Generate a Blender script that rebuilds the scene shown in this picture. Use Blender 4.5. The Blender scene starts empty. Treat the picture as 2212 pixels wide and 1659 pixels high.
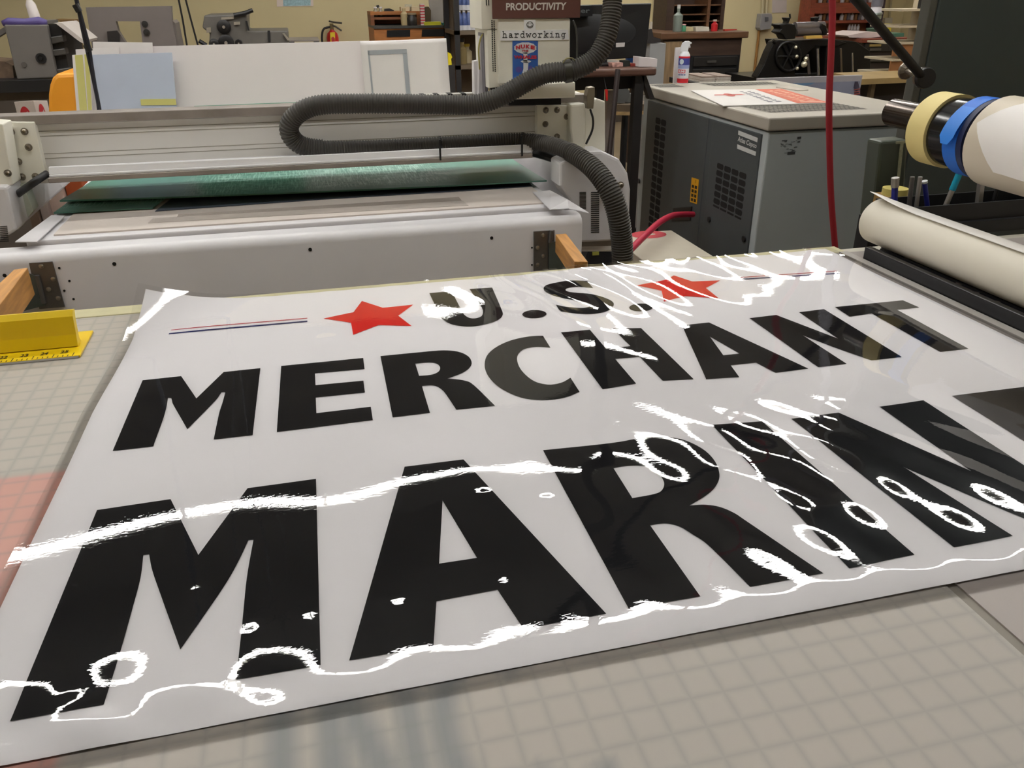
import bpy, bmesh, math, random
import numpy as np
from mathutils import Vector, Matrix

# ---------------------------------------------------------------- camera
S = bpy.context.scene
COL = S.collection
CAMZ = 1.3515
TZ = 0.90                      # table top
F_PX, CX, CY = 1763.556, 1106.0, 829.5
R = np.array([[0.96993648, -0.11076738, 0.21668828],
              [-0.24329417, -0.4209336, 0.87385517],
              [-0.00558327, -0.900303, -0.43522791]])
cam_d = bpy.data.cameras.new('camera')
cam = bpy.data.objects.new('camera', cam_d)
COL.objects.link(cam)
cam_d.sensor_width = 36.0
cam_d.lens = 36.0 * F_PX / 2212.0
cam_d.clip_start = 0.02
cam_d.clip_end = 60
cam.matrix_world = Matrix(((R[0, 0], -R[0, 1], -R[0, 2], 0), (R[1, 0], -R[1, 1], -R[1, 2], 0),
                           (R[2, 0], -R[2, 1], -R[2, 2], CAMZ), (0, 0, 0, 1)))
S.camera = cam
# ---------------------------------------------------------------- world, exposure
wd = bpy.data.worlds.new('world')
S.world = wd
wd.use_nodes = True
wd.node_tree.nodes['Background'].inputs[0].default_value = (0.9, 0.95, 1.0, 1)
wd.node_tree.nodes['Background'].inputs[1].default_value = 0.25
S.view_settings.view_transform = 'Standard'
S.view_settings.look = 'None'
S.view_settings.gamma = 1.0
S.view_settings.exposure = 0.0
LAMP = 25.5                     # radiance of the fluorescent tubes

# ---------------------------------------------------------------- picture measurements to points in the room
def _ray(px, py):
    return R @ np.array([(px - CX) / F_PX, (py - CY) / F_PX, 1.0])
def az(px, py, z):
    r = _ray(px, py); t = (z - CAMZ) / r[2]
    return Vector((r[0] * t, r[1] * t, z))
def ay(px, py, y):
    r = _ray(px, py); t = y / r[1]
    return Vector((r[0] * t, y, CAMZ + r[2] * t))
def ax(px, py, x):
    r = _ray(px, py); t = x / r[0]
    return Vector((x, r[1] * t, CAMZ + r[2] * t))

# ---------------------------------------------------------------- materials
def lin(c):
    c = c / 255.0
    return c / 12.92 if c <= 0.04045 else ((c + 0.055) / 1.055) ** 2.4
MATS = {}
def mat(name, rgb, rough=0.5, metal=0.0, noise=0.06, scale=12.0, bump=0.0, bscale=80.0, spec=0.5, emit=0.0, coat=0.0, gain=1.0):
    if name in MATS: return MATS[name]
    m = bpy.data.materials.new(name); m.use_nodes = True
    nt = m.node_tree; b = nt.nodes['Principled BSDF']
    c = [min(0.95, lin(v) * gain) for v in rgb]
    b.inputs['Base Color'].default_value = (*c, 1)
    b.inputs['Roughness'].default_value = rough
    b.inputs['Metallic'].default_value = metal
    b.inputs['Specular IOR Level'].default_value = spec
    if coat:
        b.inputs['Coat Weight'].default_value = coat
        b.inputs['Coat Roughness'].default_value = 0.08
    if emit:
        b.inputs['Emission Color'].default_value = (1.0, 0.985, 0.972, 1)
        b.inputs['Emission Strength'].default_value = emit
    if noise or bump:
        tc = nt.nodes.new('ShaderNodeTexCoord')
    if noise:
        n = nt.nodes.new('ShaderNodeTexNoise'); n.inputs['Scale'].default_value = scale; n.inputs['Detail'].default_value = 4
        nt.links.new(tc.outputs['Object'], n.inputs['Vector'])
        r = nt.nodes.new('ShaderNodeValToRGB')
        r.color_ramp.elements[0].position = 0.25; r.color_ramp.elements[1].position = 0.75
        r.color_ramp.elements[0].color = (*[v * (1 - noise) for v in c], 1)
        r.color_ramp.elements[1].color = (*[min(0.95, v * (1 + noise)) for v in c], 1)
        nt.links.new(n.outputs['Fac'], r.inputs['Fac']); nt.links.new(r.outputs['Color'], b.inputs['Base Color'])
    if bump:
        n2 = nt.nodes.new('ShaderNodeTexNoise'); n2.inputs['Scale'].default_value = bscale
        nt.links.new(tc.outputs['Object'], n2.inputs['Vector'])
        bp = nt.nodes.new('ShaderNodeBump'); bp.inputs['Strength'].default_value = 1.0; bp.inputs['Distance'].default_value = bump
        nt.links.new(n2.outputs['Fac'], bp.inputs['Height']); nt.links.new(bp.outputs['Normal'], b.inputs['Normal'])
    MATS[name] = m
    return m

def wood(name, rgb, rough=0.55, stretch=(2, 30, 30)):
    if name in MATS: return MATS[name]
    m = mat(name, rgb, rough, noise=0)
    nt = m.node_tree; b = nt.nodes['Principled BSDF']; c = [lin(v) for v in rgb]
    tc = nt.nodes.new('ShaderNodeTexCoord'); mp = nt.nodes.new('ShaderNodeMapping'); mp.inputs['Scale'].default_value = stretch
    n = nt.nodes.new('ShaderNodeTexNoise'); n.inputs['Scale'].default_value = 2.5; n.inputs['Detail'].default_value = 6
    r = nt.nodes.new('ShaderNodeValToRGB')
    r.color_ramp.elements[0].position = 0.3; r.color_ramp.elements[1].position = 0.7
    r.color_ramp.elements[0].color = (*[v * 0.7 for v in c], 1); r.color_ramp.elements[1].color = (*[min(.95, v * 1.2) for v in c], 1)
    nt.links.new(tc.outputs['Object'], mp.inputs['Vector']); nt.links.new(mp.outputs['Vector'], n.inputs['Vector'])
    nt.links.new(n.outputs['Fac'], r.inputs['Fac']); nt.links.new(r.outputs['Color'], b.inputs['Base Color'])
    return m

# ---------------------------------------------------------------- mesh builder
ORG = {}
class MB:
    def __init__(s): s.v = []; s.f = []
    def poly(s, pts):
        k = len(s.v); s.v += [tuple(p) for p in pts]; s.f.append(list(range(k, k + len(pts)))); return s
    def raw(s, vs, fs):
        k = len(s.v); s.v += [tuple(p) for p in vs]; s.f += [[i + k for i in f] for f in fs]; return s
    def box(s, x0, x1, y0, y1, z0, z1):
        return s.raw([(x0, y0, z0), (x1, y0, z0), (x1, y1, z0), (x0, y1, z0), (x0, y0, z1), (x1, y0, z1), (x1, y1, z1), (x0, y1, z1)],
                     [(0, 3, 2, 1), (4, 5, 6, 7), (0, 1, 5, 4), (1, 2, 6, 5), (2, 3, 7, 6), (3, 0, 4, 7)])
    def prism(s, pts, vec):
        n = len(pts); vec = Vector(vec); pts = [Vector(p) for p in pts]
        return s.raw(pts + [p + vec for p in pts], [list(range(n))[::-1], list(range(n, 2 * n))] + [(i, (i + 1) % n, n + (i + 1) % n, n + i) for i in range(n)])
    def py(s, pix, y, dep):            # outline at plane y, going back by dep
        return s.prism([ay(a, b, y) for a, b in pix], (0, dep, 0))
    def pz(s, pix, z, th):
        return s.prism([az(a, b, z) for a, b in pix], (0, 0, th))
    def px(s, pix, x, th):
        return s.prism([ax(a, b, x) for a, b in pix], (th, 0, 0))
    def tube(s, path, r, n=10, caps=True, up=None):
        path = [Vector(p) for p in path]; m = len(path); k = len(s.v)
        rs = r if isinstance(r, (list, tuple)) else [r] * m
        t = (path[1] - path[0]).normalized()
        u = t.orthogonal().normalized()
        for i, p in enumerate(path):
            if i == 0: t2 = (path[1] - path[0])
            elif i == m - 1: t2 = (path[-1] - path[-2])
            else: t2 = (path[i + 1] - path[i - 1])
            t2.normalize()
            u = (u - t2 * u.dot(t2)); u.normalize(); w = t2.cross(u)
            for j in range(n):
                a = 2 * math.pi * j / n
                s.v.append(tuple(p + (u * math.cos(a) + w * math.sin(a)) * rs[i]))
        for i in range(m - 1):
            for j in range(n):
                s.f.append([k + i * n + j, k + i * n + (j + 1) % n, k + (i + 1) * n + (j + 1) % n, k + (i + 1) * n + j])
        if caps:
            s.f.append([k + j for j in range(n)][::-1]); s.f.append([k + (m - 1) * n + j for j in range(n)])
        return s
    def cyl(s, p0, p1, r, n=16, r1=None):
        return s.tube([p0, p1], [r, r if r1 is None else r1], n)
    def lathe(s, prof, c, axis=(0, 0, 1), n=20):      # prof: (radius, height) along axis
        c = Vector(c); axis = Vector(axis).normalized(); u = axis.orthogonal().normalized(); w = axis.cross(u); k = len(s.v); m = len(prof)
        for r, hgt in prof:
            for j in range(n):
                a = 2 * math.pi * j / n
                s.v.append(tuple(c + axis * hgt + (u * math.cos(a) + w * math.sin(a)) * max(r, 1e-5)))
        for i in range(m - 1):
            for j in range(n):
                s.f.append([k + i * n + j, k + i * n + (j + 1) % n, k + (i + 1) * n + (j + 1) % n, k + (i + 1) * n + j])
        s.f.append([k + j for j in range(n)][::-1]); s.f.append([k + (m - 1) * n + j for j in range(n)])
        return s
    def sphere(s, c, r, n=12, sz=1.0):
        return s.lathe([(r * math.sin(math.pi * i / n), -r * sz * math.cos(math.pi * i / n)) for i in range(n + 1)], c, (0, 0, 1), 2 * n)
    def build(s, name, m, parent=None, bevel=0.0, smooth=False, seg=2):
        me = bpy.data.meshes.new(name)
        if parent is None:
            a = np.array(s.v); lo, hi = a.min(0), a.max(0)
            o0 = Vector(((lo[0] + hi[0]) / 2, (lo[1] + hi[1]) / 2, lo[2]))
        else: o0 = ORG[parent.name]
        me.from_pydata([(v[0] - o0.x, v[1] - o0.y, v[2] - o0.z) for v in s.v], [], s.f)
        bm = bmesh.new(); bm.from_mesh(me)
        bmesh.ops.recalc_face_normals(bm, faces=bm.faces); bm.to_mesh(me); bm.free()
        me.materials.append(m)
        o = bpy.data.objects.new(name, me); COL.objects.link(o)
        if parent is None: o.location = o0
        else: o.parent = parent
        ORG[o.name] = o0
        if smooth:
            for p in me.polygons: p.use_smooth = True
            if smooth != 'all':
                me.set_sharp_from_angle(angle=math.radians(40))
        if bevel:
            md = o.modifiers.new('bevel', 'BEVEL'); md.width = bevel; md.segments = seg; md.limit_method = 'ANGLE'; md.angle_limit = math.radians(40)
            md.harden_normals = False
        return o

def tag(o, label, cat, group=None):
    o['label'] = label; o['category'] = cat
    if group: o['group'] = group
    return o
def thing(name, label, cat, loc, group=None):
    o = bpy.data.objects.new(name, None); COL.objects.link(o); o.empty_display_size = 0.05
    o.location = loc; ORG[o.name] = Vector(loc)
    return tag(o, label, cat, group)
def structure(o):
    o['kind'] = 'structure'; return o

def cat_spline(pts, sub=6):            # open Catmull-Rom through 3-D points
    P = [Vector(p) for p in pts]; P = [P[0] * 2 - P[1]] + P + [P[-1] * 2 - P[-2]]; out = []
    for i in range(1, len(P) - 2):
        for k in range(sub):
            t = k / sub; a, b, c, d = P[i - 1], P[i], P[i + 1], P[i + 2]
            out.append(0.5 * ((2 * b) + (c - a) * t + (2 * a - 5 * b + 4 * c - d) * t * t + (3 * b - a - 3 * c + d) * t ** 3))
    out.append(P[-2]); return out
def resample(path, step):
    out = [path[0]]; acc = 0.0
    for a, b in zip(path[:-1], path[1:]):
        L = (b - a).length; d = step - acc
        while d <= L:
            out.append(a + (b - a) * (d / L)); d += step
        acc = L - (d - step)
    return out
def outline(raw, sub=5):               # 2-D outline, points flagged 1 lie on a curve
    n = len(raw); out = []
    for i in range(n):
        p0, p1, p2, p3 = raw[i - 1], raw[i], raw[(i + 1) % n], raw[(i + 2) % n]
        out.append((p1[0], p1[1]))
        if p1[2] or p2[2]:
            a = p0 if p1[2] else (2 * p1[0] - p2[0], 2 * p1[1] - p2[1]); d = p3 if p2[2] else (2 * p2[0] - p1[0], 2 * p2[1] - p1[1])
            for k in range(1, sub):
                t = k / sub
                out.append(tuple(0.5 * ((2 * p1[j]) + (p2[j] - a[j]) * t + (2 * a[j] - 5 * p1[j] + 4 * p2[j] - d[j]) * t * t + (3 * p1[j] - a[j] - 3 * p2[j] + d[j]) * t ** 3) for j in (0, 1)))
    return out

_font = {}
def text2d(txt, bold=0.0):             # unit-box polygons of a word in the built-in face
    if (txt, bold) in _font: return _font[(txt, bold)]
    cu = bpy.data.curves.new('t', 'FONT'); cu.body = txt; cu.offset = bold; cu.resolution_u = 4
    ob = bpy.data.objects.new('t', cu); COL.objects.link(ob)
    dg = bpy.context.evaluated_depsgraph_get(); ev = ob.evaluated_get(dg); me = ev.to_mesh()
    v = np.array([x.co[:2] for x in me.vertices]); f = [list(p.vertices) for p in me.polygons]
    ev.to_mesh_clear(); bpy.data.objects.remove(ob); bpy.data.curves.remove(cu)
    lo, hi = v.min(0), v.max(0); v = (v - lo) / (hi - lo)
    _font[(txt, bold)] = (v, f); return v, f
def quad_map(q, u, v):                 # q: bottom-left, bottom-right, top-right, top-left
    q = [Vector(p) for p in q]
    return (q[0] * (1 - u) + q[1] * u) * (1 - v) + (q[3] * (1 - u) + q[2] * u) * v
def put(mb, vf, q, off=(0, 0, 0)):
    off = Vector(off); mb.raw([quad_map(q, a, b) + off for a, b in vf[0]], vf[1]); return mb
def ribbon(strokes, w):
    vs, fs = [], []
    for st in strokes:
        for (x0, y0), (x1, y1) in zip(st[:-1], st[1:]):
            L = math.hypot(x1 - x0, y1 - y0) or 1e-6; nx, ny = -(y1 - y0) / L * w, (x1 - x0) / L * w; k = len(vs)
            vs += [(x0 + nx, y0 + ny), (x1 + nx, y1 + ny), (x1 - nx, y1 - ny), (x0 - nx, y0 - ny)]; fs.append([k, k + 1, k + 2, k + 3])
        for x, y in st:
            k = len(vs); vs += [(x + w * math.cos(a * math.pi / 4), y + w * math.sin(a * math.pi / 4)) for a in range(8)]; fs.append(list(range(k, k + 8)))
    return vs, fs
def copy_tree(o, parent=None):
    c = o.copy(); COL.objects.link(c); c.parent = parent
    for ch in list(o.children): copy_tree(ch, c)
    return c
GLYPHS = {
 'M': [[(-.2377,.8537,0),(-.2333,1.0376,0),(-.1864,1.0383,0),(-.161,.965,0),(-.1335,1.0372,0),(-.0868,1.0377,0),(-.0906,.8517,0),(-.1325,.8523,0),(-.1311,.9151,1),(-.1291,.9438,1),(-.1275,.9729,0),(-.1289,.975,0),(-.1321,.9749,0),(-.136,.9584,1),(-.1408,.9445,1),(-.1636,.8849,0),(-.1858,.9518,1),(-.1892,.9653,1),(-.1912,.9741,0),(-.1951,.9758,0),(-.1938,.9471,1),(-.1938,.9164,1),(-.1961,.8533,0)]],
 'E': [[(-.0642,.8521,0),(-.06,1.0379,0),(.0483,1.0363,0),(.047,.9993,0),(-.0171,1.0024,0),(-.0175,.9658,0),(.0425,.9637,0),(.0415,.9287,0),(-.0184,.9304,0),(-.019,.8876,0),(.045,.888,0),(.0442,.8532,0)]],
 'R': [[(.0717,1.0367,0),(.1307,1.0359,1),(.1597,1.0338,1),(.1784,1.0233,1),(.188,1.0048,1),(.1882,.9832,1),(.1819,.9675,1),(.1694,.9539,1),(.148,.9424,0),(.1581,.9378,1),(.1689,.9301,1),(.1768,.9154,1),(.1902,.8525,0),(.1432,.8541,0),(.138,.9004,1),(.1341,.9166,1),(.1289,.9251,1),(.1227,.9283,1),(.113,.929,0),(.1115,.8544,0),(.0674,.8541,0)],[(.1144,.9995,0),(.1281,.9991,1),(.1363,.9973,1),(.143,.9906,1),(.1446,.9791,1),(.1414,.968,1),(.1347,.9614,1),(.1261,.959,1),(.1139,.9599,0)]],
 'C': [[(.3068,1.0495,0),(.288,1.0524,1),(.2616,1.0465,1),(.2363,1.0304,1),(.2157,1.0056,1),(.2045,.9761,1),(.2004,.9464,1),(.2027,.9164,1),(.2112,.8893,1),(.2255,.8666,1),(.2423,.8552,1),(.261,.8508,1),(.2819,.8536,1),(.3005,.8628,0),(.302,.9048,0),(.2895,.8952,1),(.2773,.8914,1),(.2667,.8933,1),(.2558,.9034,1),(.2495,.9212,1),(.2465,.947,1),(.2491,.975,1),(.256,.9949,1),(.2671,1.0088,1),(.2804,1.0133,1),(.2922,1.0117,1),(.3048,1.0053,0)]],
 'H': [[(.3358,1.0554,0),(.3796,1.0539,0),(.3787,.9819,0),(.4145,.9813,0),(.4136,1.0495,0),(.4547,1.0412,0),(.4532,.8601,0),(.4131,.8658,0),(.4132,.9435,0),(.3787,.9461,0),(.3774,.8673,0),(.3307,.8625,0)]],
 'A': [[(.5178,1.0363,0),(.5619,1.0365,0),(.6127,.8518,0),(.5643,.8508,0),(.5561,.8864,0),(.5193,.8871,0),(.5125,.851,0),(.4686,.856,0)],[(.5379,.9853,0),(.5495,.9195,0),(.5252,.9195,0)]],
 'N': [[(.6292,1.0368,0),(.6749,1.0383,0),(.7105,.9313,0),(.7148,1.0397,0),(.7596,1.042,0),(.7556,.8531,0),(.709,.8533,0),(.687,.9046,1),(.669,.9549,0),(.6702,.852,0),(.6278,.8524,0)]],
 'T': [[(.7817,1.0459,0),(.9038,1.0449,0),(.9071,1.0105,0),(.867,1.0101,0),(.8626,.854,0),(.8173,.8543,0),(.8193,1.0068,0),(.7784,1.0033,0)]],
 'U': [[(.1764,1.2748,0),(.2139,1.2755,0),(.2125,1.1833,0),(.2133,1.1619,1),(.2184,1.1468,1),(.2274,1.143,1),(.2381,1.1507,1),(.2444,1.1701,1),(.246,1.1913,0),(.2447,1.2771,0),(.2828,1.2757,0),(.275,1.1812,0),(.271,1.1489,1),(.2592,1.1282,1),(.2395,1.1165,1),(.2145,1.1114,1),(.1969,1.1191,1),(.1837,1.1336,1),(.1763,1.1602,1),(.176,1.1931,0)]],
 'S': [[(.4481,1.2675,0),(.4454,1.2288,0),(.4346,1.2361,1),(.4183,1.2427,1),(.4053,1.2423,1),(.3987,1.2331,1),(.4011,1.2232,1),(.4128,1.2147,1),(.4307,1.2031,1),(.4454,1.1834,1),(.4533,1.1608,1),(.4502,1.1432,1),(.4387,1.1264,1),(.4215,1.1167,1),(.4002,1.1145,1),(.3793,1.1228,1),(.3596,1.1384,0),(.3622,1.1677,0),(.3728,1.156,1),(.3872,1.1473,1),(.3996,1.143,1),(.4113,1.1467,1),(.4158,1.1558,1),(.4112,1.167,1),(.3981,1.1806,1),(.3844,1.193,1),(.3704,1.2113,1),(.3637,1.23,1),(.3648,1.2476,1),(.3735,1.2636,1),(.3889,1.2731,1),(.4105,1.2765,1),(.4322,1.2735,1)]],
 'dot1': [[(.3366,1.1339,1),(.3348,1.1297,1),(.3318,1.126,1),(.328,1.123,1),(.3235,1.1211,1),(.3186,1.1202,1),(.3138,1.1205,1),(.3093,1.1219,1),(.3053,1.1243,1),(.3023,1.1276,1),(.3002,1.1316,1),(.2995,1.136,1),(.2999,1.1405,1),(.3017,1.1448,1),(.3046,1.1486,1),(.3084,1.1516,1),(.3129,1.1537,1),(.3179,1.1547,1),(.3228,1.1544,1),(.3275,1.1529,1),(.3315,1.1504,1),(.3346,1.147,1),(.3365,1.1429,1),(.3372,1.1384,1)]],
 'dot2': [[(.5065,1.1191,1),(.5041,1.1149,1),(.5007,1.1112,1),(.4964,1.1084,1),(.4916,1.1064,1),(.4865,1.1056,1),(.4816,1.1059,1),(.4772,1.1073,1),(.4734,1.1097,1),(.4707,1.113,1),(.4691,1.1169,1),(.4688,1.1212,1),(.4698,1.1256,1),(.4721,1.1298,1),(.4755,1.1336,1),(.4798,1.1365,1),(.4846,1.1386,1),(.4898,1.1395,1),(.4948,1.1392,1),(.4994,1.1378,1),(.5032,1.1353,1),(.5059,1.1319,1),(.5075,1.1279,1),(.5076,1.1235,1)]],
 'star1': [[(.0018,1.2021,0),(.0484,1.2176,0),(.0653,1.2655,0),(.0947,1.2254,0),(.143,1.2272,0),(.114,1.1847,0),(.1281,1.1365,0),(.0809,1.153,0),(.0412,1.124,0),(.0416,1.1736,0)]],
 'star2': [[(.521,1.2224,0),(.5822,1.2384,0),(.6038,1.2563,0),(.6201,1.2173,0),(.6685,1.2106,0),(.6271,1.1801,0),(.6244,1.1288,0),(.5769,1.1534,0),(.5331,1.137,0),(.5508,1.1869,0)]],
 'M2': [[(-.2389,.4771,0),(-.2316,.736,0),(-.1648,.7381,0),(-.13,.638,0),(-.0918,.7394,0),(-.0243,.7399,0),(-.0296,.4766,0),(-.0898,.4774,0),(-.0882,.5356,1),(-.0869,.5942,1),(-.0832,.6488,0),(-.0877,.6495,0),(-.0945,.6213,1),(-.1055,.5865,1),(-.1326,.5194,0),(-.1553,.5892,1),(-.1668,.6256,1),(-.1727,.65,0),(-.1775,.6501,0),(-.1751,.617,1),(-.1755,.5787,1),(-.1765,.5337,1),(-.1789,.4762,0)]],
 'A2': [[(-.0087,.4759,0),(.0668,.7405,0),(.1295,.7395,0),(.1947,.4761,0),(.126,.4761,0),(.1169,.5261,0),(.0652,.5248,0),(.0548,.4751,0)],[(.0948,.6683,0),(.109,.5719,0),(.0753,.5723,0)]],
 'R2': [[(.2169,.7366,0),(.294,.7326,1),(.327,.7349,1),(.3519,.7322,1),(.3728,.7204,1),(.3854,.6956,1),(.3865,.6689,1),(.3789,.6431,1),(.3661,.6253,1),(.3491,.6119,1),(.3252,.5998,0),(.3391,.5974,1),(.3515,.5906,1),(.3605,.5777,1),(.3668,.5579,1),(.3915,.4771,0),(.3223,.4767,0),(.3145,.5361,1),(.3078,.5557,1),(.3027,.5679,1),(.2963,.575,1),(.2883,.5787,1),(.2755,.5789,0),(.2768,.4762,0),(.2143,.477,0)],[(.278,.6831,0),(.291,.6836,1),(.3052,.681,1),(.3149,.6748,1),(.3192,.66,1),(.3176,.6431,1),(.3096,.631,1),(.2992,.6269,1),(.2763,.6254,0)]],
 'I2': [[(.4202,.7428,0),(.48,.7361,0),(.4838,.4796,0),(.4169,.4773,0)]],
 'N2': [[(.516,.733,0),(.5778,.7325,0),(.633,.5841,0),(.6339,.7335,0),(.6958,.735,0),(.6945,.48,0),(.6305,.48,0),(.608,.527,1),(.5712,.609,0),(.5887,.481,0),(.5248,.4797,0)]],
 'E2': [[(.7317,.478,0),(.7375,.7363,0),(.8881,.734,0),(.8863,.6826,0),(.7972,.6869,0),(.7966,.636,0),(.88,.6331,0),(.8786,.5845,0),(.7954,.5868,0),(.7945,.5273,0),(.8835,.5279,0),(.8824,.4795,0)]],
}
# ================================================================ the room
X0, X1, Y0, Y1, ZC = -5.5, 6.95, -3.5, 9.0, 3.9
m_wall = mat('cream_wall_paint', (208, 194, 152), .75, noise=.05, scale=1.5)
m_ceil = mat('dark_ceiling', (120, 116, 110), .9, noise=.05, scale=2)
m_floor = mat('worn_brown_concrete', (128, 112, 92), .5, noise=.22, scale=2.5)
structure(MB().box(X0, X1, Y0, Y1, -.1, 0).build('floor', m_floor))
structure(MB().box(X0, X1, Y1, Y1 + .15, 0, ZC).build('wall_back', m_wall))
structure(MB().box(X0, X1, Y0 - .15, Y0, 0, ZC).build('wall_front', m_wall))
structure(MB().box(X0 - .15, X0, Y0, Y1, 0, ZC).build('wall_left', m_wall))
structure(MB().box(X1, X1 + .15, Y0, Y1, 0, ZC).build('wall_right', m_wall))
structure(MB().box(X0, X1, Y0, Y1, ZC, ZC + .1).build('ceiling', m_ceil))
structure(MB().box(X0, X1, Y1 - .018, Y1, 0, .11).build('baseboard_back', mat('dark_base', (70, 60, 50), .6)))

# fluorescent fixtures in rows along the hall
m_tube = mat('fluorescent_tube', (255, 250, 240), .4, noise=0, emit=LAMP)
m_enam = mat('white_enamel', (235, 235, 230), .4, noise=0)
LZ = 3.28
lamp0 = thing('ceiling_light', 'twin tube fluorescent light hanging overhead, seen only as glare in the laminate', 'light', (0, 0, LZ), 'fluorescent lights overhead')
MB().box(-1.2, 1.2, -.055, .055, LZ + .045, LZ + .075).build('reflector', m_enam, lamp0)
for dy in (-.035, .035):
    MB().cyl((-1.18, dy, LZ + .02), (1.18, dy, LZ + .02), .019, 8).build('tube', m_tube, lamp0)
for dx in (-.9, .9):
    MB().cyl((dx, 0, LZ + .075), (dx, 0, ZC), .005, 6).build('hanger', mat('steel_rod', (150, 150, 150), .4, 1, noise=0), lamp0)
LAMP_ROWS = [(1.15, -4.76, 4.76), (2.92, -2.5, 4.64), (4.48, -2.5, 4.64), (6.25, 1.95, 3.14), (7.65, .95, 5.71)]
first = True
for ry, xa_, xb_ in LAMP_ROWS:
    nl = max(1, round((xb_ - xa_) / 2.38))
    for i in range(nl):
        o = lamp0 if first else copy_tree(lamp0)
        first = False
        o.location = (xa_ + (xb_ - xa_) * (i + .5) / nl, ry, LZ)
        if xb_ - xa_ < 1.5: o.scale.x = .5      # one short fixture

# ================================================================ cutting table
tb = thing('cutting_table', 'long work table with translucent gridded cutting mat under the banner', 'table', (.3, .5, 0))
m_tbl = mat('table_laminate', (190, 186, 172), .5, noise=.04)
m_beige = mat('beige_edge', (196, 190, 150), .6, noise=.1, scale=25)
MB().box(-1.9, 1.95, -.75, 1.345, .855, .893).build('table_top', m_tbl, tb, bevel=.004)
MB().box(-.425, .98, 1.306, 1.345, .885, .8995).build('edge_strip', m_beige, tb, bevel=.002)['label'] = 'beige strip along the back edge'
MB().box(-1.9, -.43, 1.312, 1.345, .885, .8995).build('edge_strip', mat('white_edge', (214, 212, 214), .5), tb, bevel=.002)['label'] = 'white strip along the back edge'
for x in (-1.8, 1.8):
    for y in (-.6, 1.2):
        MB().box(x - .04, x + .04, y - .04, y + .04, 0, .855).build('leg', mat('table_leg_grey', (120, 120, 120), .5), tb, bevel=.004)
MB().box(-1.76, 1.76, 1.18, 1.22, .75, .855).build('apron', m_tbl, tb)

def blur_poly(X, Y, poly, w):          # soft coverage of a polygon seen through the cloudy mat
    inside = np.zeros(X.shape, bool); dist = np.full(X.shape, 9.)
    n = len(poly)
    for i in range(n):
        (xa, ya), (xb, yb) = poly[i], poly[(i + 1) % n]
        c = ((ya > Y) != (yb > Y)) & (X < (xb - xa) * (Y - ya) / ((yb - ya) if yb != ya else 1e-9) + xa)
        inside ^= c
        t = np.clip(((X - xa) * (xb - xa) + (Y - ya) * (yb - ya)) / max(1e-12, (xb - xa) ** 2 + (yb - ya) ** 2), 0, 1)
        dist = np.minimum(dist, np.hypot(X - xa - t * (xb - xa), Y - ya - t * (yb - ya)))
    sd = np.where(inside, dist, -dist)
    return np.clip(.5 + sd / (2 * w), 0, 1) ** 1.0

def mat_sheet(x0, x1, y0, y1, step, z):
    nx, ny = int((x1 - x0) / step) + 1, int((y1 - y0) / step) + 1
    gx, gy = np.linspace(x0, x1, nx), np.linspace(y0, y1, ny)
    X, Y = np.meshgrid(gx, gy)
    k = np.arange(nx * ny).reshape(ny, nx)
    faces = np.stack([k[:-1, :-1], k[:-1, 1:], k[1:, 1:], k[1:, :-1]], -1).reshape(-1, 4)
    verts = np.stack([X.ravel(), Y.ravel(), np.full(X.size, z)], 1)
    return X, Y, verts, faces
X, Y, V, Fc = mat_sheet(-1.85, .482, -.7, 1.300, .006, .9)
def rect(a, b, c, d): return [(a, c), (b, c), (b, d), (a, d)]
ink = np.zeros(X.shape)
def stem(x0, x1, y0, y1):
    global ink; ink = np.maximum(ink, blur_poly(X, Y, rect(x0, x1, y0, y1), .006))
stem(-.068, -.048, .31, .47)
stem(-.034, -.014, .31, .47); stem(.020, .036, .31, .47)
ink = np.maximum(ink, blur_poly(X, Y, [(-.034, .47), (-.012, .47), (.036, .31), (.014, .31)], .006))
cpts = [(.085 + .045 * math.cos(a), .392 + .078 * math.sin(a)) for a in np.linspace(.75, 2 * math.pi - .75, 22)]
cpts += [(.085 + .026 * math.cos(a), .392 + .055 * math.sin(a)) for a in np.linspace(2 * math.pi - .75, .75, 22)]
ink = np.maximum(ink, blur_poly(X, Y, cpts, .006))
stem(.137, .152, .31, .345)
pink = blur_poly(X, Y, rect(-2.2, -.20, -.8, .823), .004)
pale = blur_poly(X, Y, rect(-2.2, .9, .835, 1.31), .012)
mb = MB().raw(V.tolist(), Fc.tolist())
cm = mat('translucent_cutting_mat', (168, 166, 152), .42, noise=0, spec=.35)
nt = cm.node_tree; b = nt.nodes['Principled BSDF']
at = nt.nodes.new('ShaderNodeAttribute'); at.attribute_name = 'seen_through'
tc = nt.nodes.new('ShaderNodeTexCoord'); sp = nt.nodes.new('ShaderNodeSeparateXYZ'); nt.links.new(tc.outputs['Object'], sp.inputs[0])
def mth(op, a, bb=None, clamp=False):
    n = nt.nodes.new('ShaderNodeMath'); n.operation = op; n.use_clamp = clamp
    for i, v in enumerate((a, bb)):
        if v is None: continue
        if isinstance(v, (int, float)): n.inputs[i].default_value = v
        else: nt.links.new(v, n.inputs[i])
    return n.outputs[0]
def gridline(axis, off):
    fr = mth('FRACT', mth('DIVIDE', mth('ADD', sp.outputs[axis], 10.0 * .0254 + off), .0254))
    d = mth('ABSOLUTE', mth('SUBTRACT', fr, .5))
    return mth('SUBTRACT', 1.0, mth('DIVIDE', d, .24), True)
MATX, MATY = .3, .5
lines = mth('MAXIMUM', gridline(0, MATX - .2736 + .0127), gridline(1, MATY - .3797 + .0127))
lines = mth('MULTIPLY', mth('MULTIPLY', lines, lines), .36)
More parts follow.
